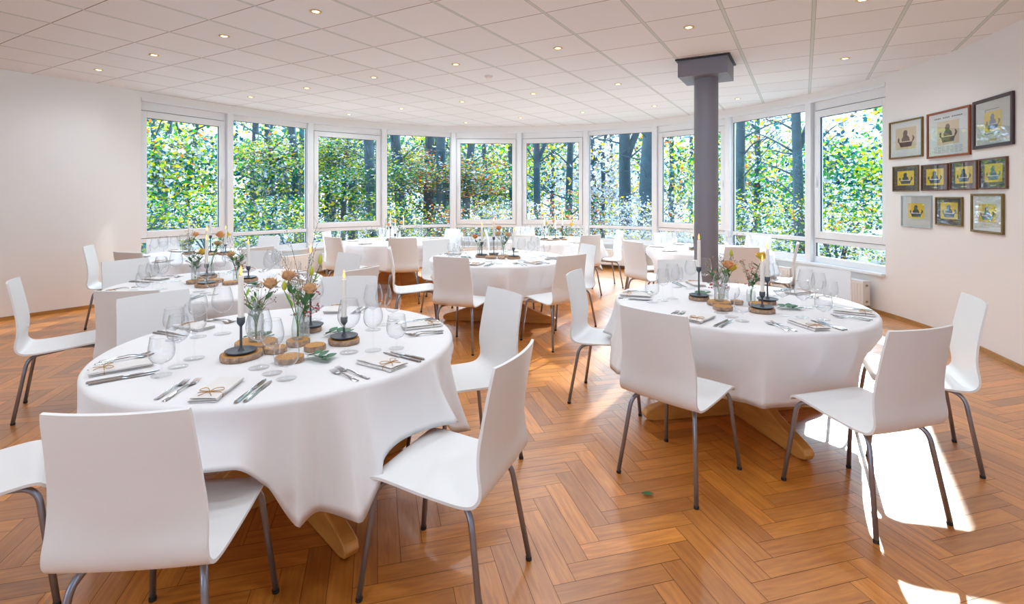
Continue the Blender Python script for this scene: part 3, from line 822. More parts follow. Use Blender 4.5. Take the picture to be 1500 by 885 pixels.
# ------------------------------------------------------------ centrepieces
def candlestick(h,nm='candlestick'):
    root=empty(nm)
    m=MB(); m.lathe([(.0001,.0),(.050,.0),(.062,.006),(.065,.011),(.063,.012),(.050,.008),(.016,.008),(.0001,.010)],36); m.build('dish',M['iron'],root,smooth=True)
    m=MB(); m.lathe([(.014,.008),(.008,.016),(.0055,.026),(.0050,h-.045),(.0065,h-.036)],16); m.build('stem',M['iron'],root,smooth=True)
    m=MB(); m.lathe([(.0065,h-.038),(.013,h-.030),(.0165,h-.022),(.0165,h),(.0150,h),(.0150,h-.012),(.0001,h-.013)],20); m.build('cup',M['iron'],root,smooth=True)
    return root
CSP={k:Proto(candlestick(h)) for k,h in (('tall',.20),('medium',.153),('short',.10))}
CSH={'tall':.20,'medium':.153,'short':.10}
def candle():
    root=empty('candle')
    m=MB(); m.lathe([(.0125,0),(.0120,.10),(.0108,.190),(.0095,.1935),(.0070,.191),(.0001,.190)],20); m.build('wax',M['wax'],root,smooth=True)
    m=MB(); m.tube([(0,0,.190),(.0006,0,.202)],.0009,6); m.build('wick',M['wick'],root)
    m=MB(); m.lathe([(.0001,.196),(.0035,.200),(.0052,.207),(.0044,.217),(.0024,.228),(.0001,.240)],12); f=m.build('flame',M['flame'],root,smooth=True)
    return root
CDP=Proto(candle())
def slice_root(seed,r):
    rr=random.Random(seed); root=empty('wood_slice'); n=40; ph=[rr.uniform(0,6) for _ in range(4)]
    rad=lambda a:r*(1+.05*math.sin(2*a+ph[0])+.03*math.sin(3*a+ph[1])+.015*math.sin(7*a+ph[2])+.01*math.sin(13*a+ph[3]))*.92
    h=.024; V=[(0,0,h)]+[(rad(2*PI*k/n)*.955*math.cos(2*PI*k/n),rad(2*PI*k/n)*.955*math.sin(2*PI*k/n),h) for k in range(n)]
    m=MB(); m.add(V,[(0,1+k,1+(k+1)%n) for k in range(n)]); m.build('cut_face',M['slice'],root)
    V=[]
    for q,z in ((.96,.0),(1.0,.003),(1.01,.012),(1.0,.022),(.955,h)):
        V+=[(rad(2*PI*k/n)*q*math.cos(2*PI*k/n)*(1+.008*rr.uniform(-1,1)),rad(2*PI*k/n)*q*math.sin(2*PI*k/n),z) for k in range(n)]
    F=[(i*n+k,i*n+(k+1)%n,(i+1)*n+(k+1)%n,(i+1)*n+k) for i in range(4) for k in range(n)]+[tuple(range(n-1,-1,-1))]
    m=MB(); m.add(V,F); m.build('bark_rim',M['bark'],root,smooth=True); return root
SLICE={}
def wood_slice(x,y,r,label):
    key=round(r*100)
    if key not in SLICE: SLICE[key]=Proto(slice_root(key*7,key/100))
    SLICE[key].place((x,y,ZT),random.uniform(0,6.28),label,'wood slice','birch slices under the centrepieces')
def vase(kind):
    root=empty('bud_vase')
    if kind=='bottle':
        m=MB(); m.lathe([(.0001,.002),(.028,.002),(.033,.008),(.033,.118),(.030,.134),(.018,.146),(.0135,.155),(.013,.182),(.0165,.186)],28); m.build('body',M['vtex'],root,smooth=True)
    elif kind=='tube':
        m=MB(); m.lathe([(.0001,.002),(.026,.002),(.029,.007),(.029,.140),(.030,.144)],28); m.build('body',M['vtex'],root,smooth=True)
    else:
        m=MB(); m.lathe([(.0001,.002),(.024,.002),(.028,.01),(.0285,.06),(.022,.10),(.014,.13),(.0125,.155),(.018,.166)],28); m.build('body',M['vglass'],root,smooth=True)
    return root
VP={k:Proto(vase(k)) for k in('bottle','tube','flask')}
VH={'bottle':.186,'tube':.144,'flask':.166}
def leafshape(m,base,dirv,L,W,mi=0,curl=.25):
    d=Vector(dirv).normalized(); s=d.cross(Vector((0,0,1)))
    if s.length<.05: s=Vector((1,0,0))
    s.normalize(); u=s.cross(d); b=Vector(base)
    V=[];F=[]; prof=[(0,.08),(.2,.7),(.45,1),(.7,.8),(.9,.35),(1,.03)]
    for t,w in prof:
        c=b+d*L*t-u*curl*L*t*t*.5*-1
        for q in(-1,0,1): V.append(c+s*q*w*W/2+u*abs(q)*W*.12*w)
    for i in range(len(prof)-1):
        for q in(0,1): F.append((i*3+q,i*3+q+1,(i+1)*3+q+1,(i+1)*3+q))
    m.add(V,F,mi)
def flower(kind,seed,h):
    """one cut stem, origin where the stem stands in the vase; h = height of the head"""
    r=random.Random(seed)
    names={'rose':'cut_bloom','tulipbud':'closed_bloom','wax':'wax_flower_sprig','berry':'berry_sprig','twig':'bare_twig','green':'leafy_sprig'}
    root=empty(names[kind]); lean=.25*h
    top=Vector((lean,0,h)); pts=smooth_path([(0,0,.008),(.004,0,h*.35),(.5*lean,.0,h*.7),tuple(top)],5)
    if kind in('rose','tulipbud'):
        m=MB(); m.tube(pts,.0022,6); 
        if kind=='rose': m.tube([pts[-7],pts[-7]+Vector((-.03,.02,.05))],.0014,5)
        m.build('stem',M['stem'],root,smooth=True)
        if kind=='rose':
            m=MB(); R0=.024
            for ring,(cnt,rad,hh,op) in enumerate([(6,.026,.036,1.9),(5,.022,.047,1.1),(5,.015,.050,.5),(3,.008,.047,.15)]):
                for k in range(cnt):
                    a=2*PI*k/cnt+ring*.6; ca_,sa_=math.cos(a),math.sin(a)
                    V=[];F=[]
                    for i in range(5):
                        t=i/4
                        for q in range(5):
                            w=(q-2)/2; wd=(.021*math.sin(PI*min(1,.15+t*.75)))*1.1
                            rr_=rad*(.25+.75*math.sin(t*PI*.5))+op*.010*t*t
                            bx=rr_-.006*w*w; by=w*wd; z=hh*t*(1-.14*w*w)+.0035*math.sin(3*w+ring*2+k)*t*t
                            V.append(top+Vector((bx*ca_-by*sa_,bx*sa_+by*ca_,z)))
                    for i in range(4):
                        for q in range(4): F.append((i*5+q,i*5+q+1,(i+1)*5+q+1,(i+1)*5+q))
                    m.add(V,F)
            m.build('blossom',M['peach' if seed%3 else 'orange'] if seed<50 else M['yellowpet'],root,smooth=True)
            m=MB()
            for k in range(5): leafshape(m,top-Vector((0,0,.004)),(math.cos(k*1.26),math.sin(k*1.26),-.1+.2*(k%2)),.016,.006)
            for k,tt in enumerate((.78,.86)):
                p=pts[int(tt*(len(pts)-1))]; a=r.uniform(0,6.28); leafshape(m,p,(math.cos(a),math.sin(a),.5),.060,.026)
            leafshape(m,pts[-7]+Vector((-.03,.02,.045)),(-.3,.2,1),.03,.016)
            m.build('leaves',M['leaf'],root,smooth=True)
        else:
            m=MB(); m.lathe([(.0003,0),(.008,.006),(.0115,.018),(.009,.032),(.004,.044),(.0003,.050)],8,c=tuple(top)); m.build('blossom',M['bud'],root,smooth=True)
            m=MB(); 
            for tt in(.6,.75): p=pts[int(tt*(len(pts)-1))]; a=r.uniform(0,6.28); leafshape(m,p,(math.cos(a),math.sin(a),.8),.05,.014)
            m.build('leaves',M['limeleaf'],root,smooth=True)
    elif kind in('wax','berry'):
        m=MB(); b=MB(); m.tube(pts[:-5],.0016,6)
        o=pts[-9]
        for k in range(15 if kind=='wax' else 10):
            a=r.uniform(0,6.28); e=o+Vector((math.cos(a)*r.uniform(.02,.085),math.sin(a)*r.uniform(.02,.085),r.uniform(.02,.13)+(0 if kind=='wax' else -.03)))
            m.tube(smooth_path([o,(o+e)/2+Vector((0,0,.01)),e],3),.0007,4)
            for q in range(4 if kind=='wax' else 3):
                e2=e+Vector((r.uniform(-.014,.014),r.uniform(-.014,.014),r.uniform(-.004,.018)))
                m.tube([e,e2],.0005,4); b.sphere(tuple(e2),.0034 if kind=='wax' else .0048,6,4)
        m.build('stem',M['stem'],root,smooth=True); b.build('buds',M['waxfl'] if kind=='wax' else M['berry'],root,smooth=True)
    elif kind=='green':
        m=MB(); m.tube(pts[:-3],.0018,6); m.build('stem',M['stem'],root,smooth=True); m=MB()
        for k in range(9):
            p=pts[int((.45+.05*k)*(len(pts)-1))] if .45+.05*k<1 else pts[-1]; a=k*2.4
            leafshape(m,p,(math.cos(a),math.sin(a),.55),r.uniform(.05,.075),r.uniform(.020,.030))
        m.build('leaves',M['leaf'],root,smooth=True)
    else:
        m=MB(); b=MB()
        for k in range(5):
            a=k*1.3+r.uniform(-.3,.3); sp=r.uniform(.05,.16); hh=h*r.uniform(.7,1)
            P=smooth_path([(0,0,.01),(math.cos(a)*sp*.15,math.sin(a)*sp*.15,hh*.4),(math.cos(a)*sp*.6,math.sin(a)*sp*.6,hh*.78),(math.cos(a)*sp,math.sin(a)*sp,hh)],6)
            m.tube(P,[.0014-.0008*i/len(P) for i in range(len(P))],5)
            for i in range(len(P)//2,len(P)):
                q=P[i]+Vector((r.uniform(-.004,.004),r.uniform(-.004,.004),0)); b.sphere(tuple(q),.0019,5,4,sz=1.5)
                if i%3==0:
                    e=P[i]+Vector((r.uniform(-.03,.03),r.uniform(-.03,.03),.03)); m.tube([P[i],e],.0005,4); b.sphere(tuple(e),.002,5,4)
        m.build('stem',M['twig'],root,smooth=True); b.build('buds',M['twig'],root,smooth=True)
    return root
FLP={}
def put_flower(kind,seed,h,x,y,z,rz,label,group):
    k=(kind,seed,h)
    if k not in FLP: FLP[k]=Proto(flower(kind,seed,h))
    FLP[k].place((x,y,z),rz,label,{'rose':'flower','tulipbud':'flower bud','wax':'flower sprig','berry':'berry sprig','twig':'twig','green':'foliage sprig'}[kind],group)
def eucalyptus(seed):
    r=random.Random(seed); root=empty('eucalyptus_sprig'); P=smooth_path([(0,0,.004),(.03,.008,.012),(.07,-.004,.010),(.11,.006,.004)],4)
    m=MB(); m.tube(P,.0012,5); m.build('stem',M['stem'],root,smooth=True); m=MB()
    for k in range(7):
        p=P[min(len(P)-1,2+k*2-(k>4))]; a=(1 if k%2 else -1)*r.uniform(.7,1.3)
        leafshape(m,p,(math.cos(a),math.sin(a),r.uniform(.05,.35)),r.uniform(.042,.058),r.uniform(.042,.052),curl=.3)
    m.build('leaves',M['eucal'],root,smooth=True); return root
EP=Proto(eucalyptus(3)); EP2=Proto(eucalyptus(8))

# per table: candles (x,y,size), vases (x,y,kind,[stems]), extra slices, eucalyptus
def L(t,dx,dy): return (T[t][0]+dx,T[t][1]+dy)
CENT={}
CENT[1]=dict(c=[(-1.184,2.219,'medium',.09),(-.81,2.45,'short',.085),(-1.055,2.66,'tall',.06)],
 v=[(-1.206,2.392,'bottle',[('rose',1,.24,20),('wax',11,.25,60),('tulipbud',5,.27,190),('green',21,.2,120)],.10),
    (-1.02,2.42,'flask',[('rose',2,.27,150),('rose',4,.21,20),('wax',12,.31,110),('tulipbud',6,.23,200)],.06),
    (-1.045,2.545,'tube',[('twig',31,.56,20),('tulipbud',7,.36,-10),('berry',14,.24,-30),('green',22,.25,-60),('wax',13,.34,130),('tulipbud',8,.31,-40)],0)],
 s=[(-.951,2.17,.06),(-1.07,2.30,.05),(-.905,2.335,.05)],
 e=[(-.90,2.23,-25),(-.95,2.56,25),(-1.33,2.50,20)])
CENT[2]=dict(c=[(1.273,3.46,'tall',.07),(1.525,3.095,'short',.08),(1.675,3.33,'medium',.055)],
 v=[(1.345,3.30,'tube',[('rose',3,.21,-20),('green',23,.19,180),('wax',11,.25,120),('berry',14,.18,200)],.085),
    (1.435,3.44,'flask',[('green',24,.25,40),('tulipbud',5,.29,30),('wax',12,.31,10),('rose',60,.20,-30)],0),
    (1.585,3.37,'flask',[('rose',61,.28,0),('berry',15,.24,30),('wax',13,.28,120),('green',21,.2,-40)],0)],
 s=[(1.31,3.155,.06),(1.575,3.25,.06),(1.47,3.32,.045)],
 e=[(1.66,3.18,-5),(1.30,3.56,40)])
CENT[3]=dict(c=[(-.347,5.86,'medium',.08),(-.214,5.98,'tall',.06),(.018,5.72,'short',.085)],
 v=[(-.385,5.99,'tube',[('rose',3,.20,170),('green',23,.19,0),('tulipbud',5,.22,-20)],0),(-.10,5.86,'flask',[('rose',2,.22,180),('rose',4,.21,10),('tulipbud',6,.26,90),('green',24,.22,0),('rose',3,.28,140)],.07)],
 s=[(-.24,5.74,.07),(-.12,5.70,.05)],e=[(-.45,5.70,200)])
CENT[4]=dict(c=[(-2.387,3.97,'medium',.09),(-2.19,4.22,'short',.075),(-2.63,4.38,'tall',.08)],
 v=[(-2.57,4.12,'tube',[('rose',60,.20,30),('green',23,.19,-20),('wax',12,.22,160),('green',21,.20,180)],.07),(-2.31,4.26,'flask',[('rose',1,.19,180),('tulipbud',5,.20,170),('green',24,.23,0),('wax',11,.27,60),('berry',14,.2,10)],0),(-2.68,4.52,'flask',[('rose',3,.33,0),('rose',1,.25,60)],0)],
 s=[(-2.43,4.17,.06),(-2.25,4.06,.06)],e=[(-2.10,4.02,-20)])
CENT[5]=dict(c=[(-3.93,6.18,'medium',.07),(-3.68,6.20,'tall',.08),(-3.45,6.12,'short',.08)],
 v=[(-3.84,6.06,'flask',[('rose',3,.22,30),('green',21,.2,180),('wax',12,.3,90)],0),(-3.56,6.26,'tube',[('tulipbud',5,.22,0),('rose',60,.2,10),('rose',4,.22,150)],0)],
 s=[(-3.80,6.20,.05),(-3.60,6.07,.06),(-3.55,6.18,.04)],e=[])
CENT[6]=dict(c=[(-1.92,8.02,'tall',.08),(-1.72,8.05,'medium',.08),(-1.80,7.82,'short',.07)],
 v=[(-2.03,8.12,'flask',[('rose',3,.22,10),('tulipbud',7,.3,90)],0),(-1.84,8.16,'flask',[('rose',60,.25,0),('rose',3,.27,150),('green',24,.2,0)],0)],s=[(-1.70,7.92,.05)],e=[])
CENT[7]=dict(c=[(.52,8.12,'tall',.08),(.69,8.10,'medium',.08),(.82,8.26,'tall',.06)],
 v=[(.61,8.24,'flask',[('rose',60,.24,180),('green',24,.2,0),('rose',3,.27,0)],0),(.90,8.14,'flask',[('tulipbud',7,.28,0),('green',21,.22,180),('rose',60,.22,10)],0)],s=[(.60,8.02,.05),(.84,8.12,.05)],e=[])
CENT[8]=dict(c=[(2.38,6.65,'medium',.07),(2.68,6.80,'tall',.08)],v=[(2.55,6.78,'flask',[('rose',3,.22,0),('green',24,.2,90)],0)],s=[(2.52,6.64,.06)],e=[])
SZW={'tall':'tallest','medium':'middle-height','short':'lowest'}
PLACEW=['camera-side','middle','window-side','outermost']
for t,d in CENT.items():
    tn=TNAME[t]; ccount={}
    for k,(x,y,size,r_) in enumerate(d['c']):
        z=ZT+.024+.0005; w=SZW[size]+(' wall-side' if t==7 and k==2 else '')
        wood_slice(x,y,r_,'wood slice under the %s candlestick, %s'%(w,tn))
        CSP[size].place((x,y,z),0,'%s dark iron candlestick, %s'%(w,tn),'candlestick','dark iron candlesticks')
        CDP.place((x,y,z+CSH[size]-.012),0,'lit cream candle in the %s candlestick, %s'%(w,tn),'candle','lit taper candles')
    for k,(x,y,kind,st,rs) in enumerate(d['v']):
        z=ZT+.0005
        vn=['vase nearest the blank wall','clear inner vase','vase holding the tallest stems'][k] if t==1 else ['vase near the blank wall','vase in the middle' if len(d['v'])>2 else 'other flower vase','vase near the picture wall'][k]
        if rs>0:
            wood_slice(x,y,rs,'wood slice under the %s, %s'%(vn,tn)); z+=.0245
        VP[kind].place((x,y,z),0,'%s %s, %s'%({'bottle':'ribbed necked','tube':'textured straight','flask':'small clear'}[kind],vn,tn),'vase','small glass vases')
        used={}
        for (fk,sd,h,az) in st:
            what={'rose':('peach' if (sd<50 and sd%3) else 'orange' if sd<50 else 'yellow')+' open bloom','tulipbud':'closed green-yellow bud','wax':'fine sprig of tiny pinkish buds','berry':'sprig of pink berries','twig':'tall bare budded twigs','green':'dark leafy sprig'}[fk]
            q=used.get(what,0); used[what]=q+1
            ext='' if q==0 else ' set lower' if q==1 else ' set lowest'
            put_flower(fk,sd,round(h,2),x+.002*math.cos(R(az)),y+.002*math.sin(R(az)),z+.004,R(az),'%s%s, %s, %s'%(what,ext,vn,tn),'cut stems in the vases')
    for k,(x,y,r_) in enumerate(d['s']):
        wood_slice(x,y,r_,'bare wood slice, %s, %s'%(['first','second','third'][k]+' from the camera',tn))
    for k,(x,y,az) in enumerate(d['e']):
        (EP if k%2==0 else EP2).place((x,y,ZT+.001),R(az),'grey-green eucalyptus sprig on the %s, %s'%(tn,['beside the lowest candlestick','behind the candlesticks','at the blank-wall end'][k] if t!=2 else ['beside the lowest candlestick','behind the tallest candlestick'][k]),'foliage sprig','eucalyptus sprigs')
# fallen leaf on the floor
q=at(947,725,0); m=MB(); leafshape(m,(0,0,.006),(1,-.15,0),.060,.028,curl=.1); o=m.build('fallen_leaf',M['leaf'],None,smooth=True); o.location=(q.x-.025,q.y,.002); tag(o,'single small dark green leaf fallen on the parquet','leaf')

# ------------------------------------------------------------ framed pictures
PIC=[((1304.3,1353.5),(180,171,233.7,229.3),'fr_gold','mat_white','pr_cream','pr_brown',.030,.50,'sepia photo of a carved figure in a thin gilt frame, upper row by the window',0),
((1360,1423.5),(168,153,233,226.5),'fr_red','mat_white','pr_cream','pr_brown',.035,.46,'sepia photo with a heading in a wide cherry-red wooden frame',1),
((1428,1487.5),(150,132.5,220,211),'fr_plum','mat_grey','pr_yellow','pr_blue',.050,.40,'yellow print with a black corner line in a dark plum frame',2),
((1309.5,1347),(244,242,280.7,280.3),'fr_gold','mat_brown','pr_yellow','pr_dark',.022,.62,'yellow print on brown mount in a thin gilt frame, middle row by the window',0),
((1351.5,1391),(242,239,279.8,279),'fr_walnut','mat_brown','pr_yellow','pr_dark',.022,.62,'yellow print in a walnut frame, second from the window in the middle row',3),
((1394,1434),(238,234,278.7,278),'fr_walnut','mat_brown','pr_yellow','pr_dark',.022,.62,'yellow print in a walnut frame, third from the window in the middle row',3),
((1437,1478),(233,229,277.7,276.5),'fr_walnut','mat_brown','pr_yellow','pr_blue',.022,.60,'yellow print in a walnut frame, farthest from the window in the middle row',3),
((1322,1366),(286.7,286.5,331.8,334.4),'fr_silver','mat_grey','pr_yellow','pr_dark',.018,.55,'yellow print on a pale mount in a silver frame, lowest row',0),
((1372.5,1412),(289,288.2,329.5,331.7),'fr_gold','mat_brown','pr_yellow','pr_blue',.022,.64,'yellow print on brown mount in a gilt frame, centre of the lowest row',0),
((1425,1472.5),(284,283.3,339.8,343.9),'fr_gold','mat_white','pr_yellow','pr_blue',.035,.52,'yellow print on tall white mount in a brown gilt frame, lowest row',4)]
FRAC=[(.61,.57),(.50,.50),(.42,.39),(.64,.56),(.64,.61),(.63,.58),(.63,.58),(.54,.48),(.64,.58),(.54,.45)]; lab_i=0
def blob(m,pts,y,mi):
    V=[(x,y,z) for x,z in pts]+[(x,y+.0012,z) for x,z in pts]; n=len(pts)
    m.add(V,[tuple(range(n)),tuple(range(2*n-1,n-1,-1))]+[(i,n+i,n+(i+1)%n,(i+1)%n) for i in range(n)],mi)
for (xl,xr),(ytl,ytr,ybl,ybr),fm,mm,pm,im,fw,pf,lab,ex in PIC:
    a=ray_hit(xl)[1]; b=ray_hit(xr)[1]
    for _ in range(1):
        d=(b-a).normalized(); n=Vector((-d.y,d.x)); 
    a2=a-n*.012; b2=b-n*.012
    # heights at each side
    zs=[CAMH+(HZY-ytl)*a2.y/FPX,CAMH+(HZY-ytr)*b2.y/FPX,CAMH+(HZY-ybl)*a2.y/FPX,CAMH+(HZY-ybr)*b2.y/FPX]
    z1=(zs[0]+zs[1])/2; z0=(zs[2]+zs[3])/2; W=(b2-a2).length; H=z1-z0
    c=(a2+b2)/2
    root=empty('framed_picture',(c.x,c.y,(z0+z1)/2),math.atan2(d.y,d.x)); tag(root,lab,'picture','framed pictures on the white wall')
    m=MB(); frame_rect(m,-W/2,W/2,-H/2,H/2,fw*.62,-.010,.010); m.build('frame',M[fm],root,bevel=.003)
    iw,ih=W-2*fw*.62,H-2*fw*.62
    m=MB(); m.box((0,.006,0),(iw,.004,ih)); mt=m.build('mount',M[mm],root)
    ps=min(iw,ih)*pf*1.05; pw,phh=ps*1.02,ps
    pw,phh=FRAC[lab_i][0]*W,FRAC[lab_i][1]*H; ps=phh; lab_i+=1
    zc=.02*H if ex!=4 else .01*H
    m=MB(); m.box((0,.0035,zc),(pw,.002,phh)); pr=m.build('print',M[pm],root)
    s=phh*.5; sx_=pw*.5; m=MB(); y=.0012
    F_=lambda P:[(x*sx_,z*s+zc) for x,z in P]
    blob(m,F_([(-.72,-.30),(-.5,-.34),(.5,-.34),(.72,-.30),(.62,-.48),(.55,-.78),(-.50,-.80),(-.60,-.48)]),y,0)            # basin
    blob(m,F_([(-.36,-.30),(-.40,-.05),(-.22,.22),(-.26,.45),(-.14,.72),(.08,.74),(.20,.52),(.14,.28),(.34,.05),(.42,-.30)]),y,0)     # seated figure
    blob(m,F_([(-.76,-.30),(-.78,-.02),(-.66,.12),(-.60,-.05),(-.62,-.30)]),y,0); blob(m,F_([(.60,-.30),(.70,-.02),(.62,.20),(.74,.16),(.86,-.04),(.76,-.30)]),y,0)
    fg=m.build('print_figure',M[im],pr)
    m=MB(); blob(m,F_([(-.62,-.30),(-.55,-.27),(.55,-.27),(.62,-.30),(.55,-.36),(-.55,-.36)]),y-.0006,0); m.build('print_highlight',M['mat_white' if pm=='pr_yellow' else 'pr_cream'],pr)
    if ex==1:
        m=MB(); z=ih*.38
        for k in range(16): m.box((-iw*.33+k*iw*.044,.0035,z),(iw*.03,.001,iw*.022 if k not in(4,9) else .0005))
        for j in range(6):
            for k in range(7): m.box((-iw*.32+k*iw*.105+random.uniform(-.003,.003),.0035,-ih*.30-j*.012),(iw*.08,.001,.0022))
        m.build('caption',M['pr_dark'],mt)
    if ex==2:
        m=MB(); q=ps*.62; m.box((-q,.0035,zc),(.006,.001,2*q)); m.box((-.1*q,.0035,zc+q),(1.8*q,.001,.005)); m.box((-.45*q,.0035,zc-q),(1.1*q,.001,.005)); m.box((.55*q,.0035,zc-q),(.6*q,.001,.005)); m.build('border_line',M['pr_dark'],mt)
    if ex in(2,3):
        m=MB(); m.box((0,.0035,-ih*.40 if ex==2 else -ih*.42),(iw*.22,.0015,ih*.045)); m.build('plaque',M['brassplate'],mt)
    if ex==4:
        m=MB(); m.box((0,.0035,-ih*.33),(iw*.20,.001,ih*.02)); m.build('plaque',M['brassplate'],mt)
    m=MB(); m.box((0,-.002,0),(iw,.0015,ih)); m.build('glazing',M['picglass'],root)

# ------------------------------------------------------------ woodland outside
CX,CY=-.45,5.9
def leafmesh(nm,mat,n,clusters,seed,size):
    r=np.random.RandomState(seed)
    cc=r.normal(size=(clusters,3)); cc/=np.linalg.norm(cc,axis=1)[:,None]; cc*=(r.rand(clusters,1)**.45)*.92
    idx=r.randint(0,clusters,n); P=cc[idx]+r.normal(size=(n,3))*.13; 
    ln=np.linalg.norm(P,axis=1); P=P/np.maximum(1,ln)[:,None]
    a=r.normal(size=(n,3)); a/=np.linalg.norm(a,axis=1)[:,None]; b=np.cross(a,r.normal(size=(n,3))); b/=np.linalg.norm(b,axis=1)[:,None]
    s=size*(.6+.9*r.rand(n,1)); w=.55
    V=np.stack([P-a*s,P+b*s*w,P+a*s,P-b*s*w],axis=1).reshape(-1,3)
    me=bpy.data.meshes.new(nm); me.vertices.add(4*n); me.vertices.foreach_set('co',V.astype(np.float32).ravel())
    me.loops.add(4*n); me.loops.foreach_set('vertex_index',np.arange(4*n,dtype=np.int32))
    me.polygons.add(n); me.polygons.foreach_set('loop_start',np.arange(0,4*n,4,dtype=np.int32))
    try: me.polygons.foreach_set('loop_total',np.full(n,4,dtype=np.int32))
    except Exception: pass
    me.update(calc_edges=True); at_=me.attributes.new('rnd','FLOAT','FACE'); at_.data.foreach_set('value',np.mod(.5*r.rand(n)+.5*r.rand(n)+.25*np.sin(idx),1).astype(np.float32))
    me.materials.append(mat); return me
LM={}
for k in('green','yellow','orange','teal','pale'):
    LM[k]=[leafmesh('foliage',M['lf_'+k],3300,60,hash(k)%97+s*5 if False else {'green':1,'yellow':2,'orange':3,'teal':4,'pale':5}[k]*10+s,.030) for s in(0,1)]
LABK={'green':'green-leaved bushy','yellow':'yellow-green','orange':'rust-orange autumn','teal':'blue-green leafy','pale':'pale sky-flecked'}
def winof(x,y):
    px=750+FPX*x/max(y,.5); 
    for i in range(10):
        if px<MX[i+1]: return i
    return 9
used_lab={}
def tree(x,y,rx,rz,zc,pal,trunk_r=.0,th=6.0,kind='tree',lean=0,fork=False,bare=False):
    root=empty({'tree':'woodland_tree','bush':'woodland_bush'}[kind],(x,y,-.6))
    w=winof(x,y); rr=random.Random(int(x*100)+int(y*37))
    dist=math.hypot(x-CX,y-CY)
    band_='close to the glass' if dist<12 else 'mid-wood' if dist<21 else 'deep in the wood'
    what='%s %s %s outside the %s window from the blank wall'%(LABK[pal],'bush' if kind=='bush' else 'tree',band_,ORD[w])
    if bare: what='tall grey-green tree trunk %s outside the %s window from the blank wall'%(band_,ORD[w])
    tag(root,what,'bush' if kind=='bush' else 'tree','woodland outside')
    m=MB()
    if trunk_r>0:
        P=smooth_path([(0,0,0),(lean*.2,0,th*.3),(lean*.55+.05,.05,th*.6),(lean,0,th)],4); n=len(P)
        m.tube(P,[trunk_r*(1.12-.45*i/n) for i in range(n)],10)
        o=P[int(n*.45)]
        if fork:
            e=o+Vector((.9*(1 if lean<=0 else -1),0.2,th*.5)); m.tube(smooth_path([o,(o+e)/2+Vector((.25 if lean<=0 else -.25,0,-.2)),e],4),[trunk_r*.6]*4+[trunk_r*.45]*5,8)
        for k in range(14 if not bare else 10):
            i=int(n*(.22+.055*k)); 
            if i>=n: break
            a=rr.uniform(0,6.28); q=P[i]; ln=rr.uniform(.8,1.8); e=q+Vector((math.cos(a)*ln,math.sin(a)*ln,rr.uniform(.2,.9)))
            m.tube(smooth_path([q,(q+e)/2+Vector((0,0,rr.uniform(-.1,.2))),e],3),[.035,.03,.024,.02,.015,.01,.006],5)
            for _b in range(3):
                q2=q.lerp(e,rr.uniform(.35,.9)); e2=q2+Vector((rr.uniform(-.8,.8),rr.uniform(-.8,.8),rr.uniform(-.1,.6))); m.tube([q2,(q2+e2)/2+Vector((0,0,.04)),e2],[.012,.009,.004],4)
    else:
        for k in range(6):
            a=rr.uniform(0,6.28); q=Vector((0,0,0)); e=Vector((math.cos(a)*rx*.7,math.sin(a)*rx*.7,zc+.6+rz*rr.uniform(.1,.8)))
            m.tube(smooth_path([q,(q+e)/2+Vector((0,0,.3)),e],3),[.03,.028,.024,.02,.015,.01,.006],5)
    m.build('trunk' if kind=='tree' else 'stems',M['treebark'],root,smooth=True)
    if bare and x>-1.5: return
    me=LM[pal][rr.randint(0,1)]
    f=bpy.data.objects.new('foliage',me); C.objects.link(f); f.parent=root; f.location=(lean*.4,0,zc+.6); f.scale=(rx,rx,rz)
    if bare: f.location.z=.6+min(zc,cap(x,y)-.9); f.rotation_euler=(0,0,rr.uniform(0,6.28))
def cap(x,y):
    d=math.hypot(x-CX,y-CY)-5.1; return .75+.33*d
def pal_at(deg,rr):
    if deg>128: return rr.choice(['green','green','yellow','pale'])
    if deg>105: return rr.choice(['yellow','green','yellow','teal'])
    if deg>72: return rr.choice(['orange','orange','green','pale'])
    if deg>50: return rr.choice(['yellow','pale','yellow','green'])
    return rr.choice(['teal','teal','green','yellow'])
rr=random.Random(5)
for k in range(15):        # near bushes
    deg=4+k*11.8+rr.uniform(-3,3); rad=10.2+rr.uniform(-.8,1.2); x=CX+rad*math.cos(R(deg)); y=CY+rad*math.sin(R(deg))
    c=cap(x,y); rz=(c*.62+.6)/2; tree(x,y,1.5,rz,-.55+rz,pal_at(deg,rr),0,kind='bush')
for k in range(20):        # mid
    deg=0+k*9+rr.uniform(-3,3); rad=16+rr.uniform(-1.8,2.2); x=CX+rad*math.cos(R(deg)); y=CY+rad*math.sin(R(deg))
    c=cap(x,y); rz=(c+.4)/2; tree(x,y,2.6,rz,-.4+rz,pal_at(deg,rr),.10+rr.random()*.06,th=c*.9+.6)
for k in range(20):        # far
    deg=2+k*9+rr.uniform(-3,3); rad=25+rr.uniform(-3,3); x=CX+rad*math.cos(R(deg)); y=CY+rad*math.sin(R(deg))
    c=cap(x,y); rz=(c+.2)/2; tree(x,y,3.8,rz,-.2+rz,'pale' if rr.random()<.45 else pal_at(deg,rr),.12,th=c*.95+.6)
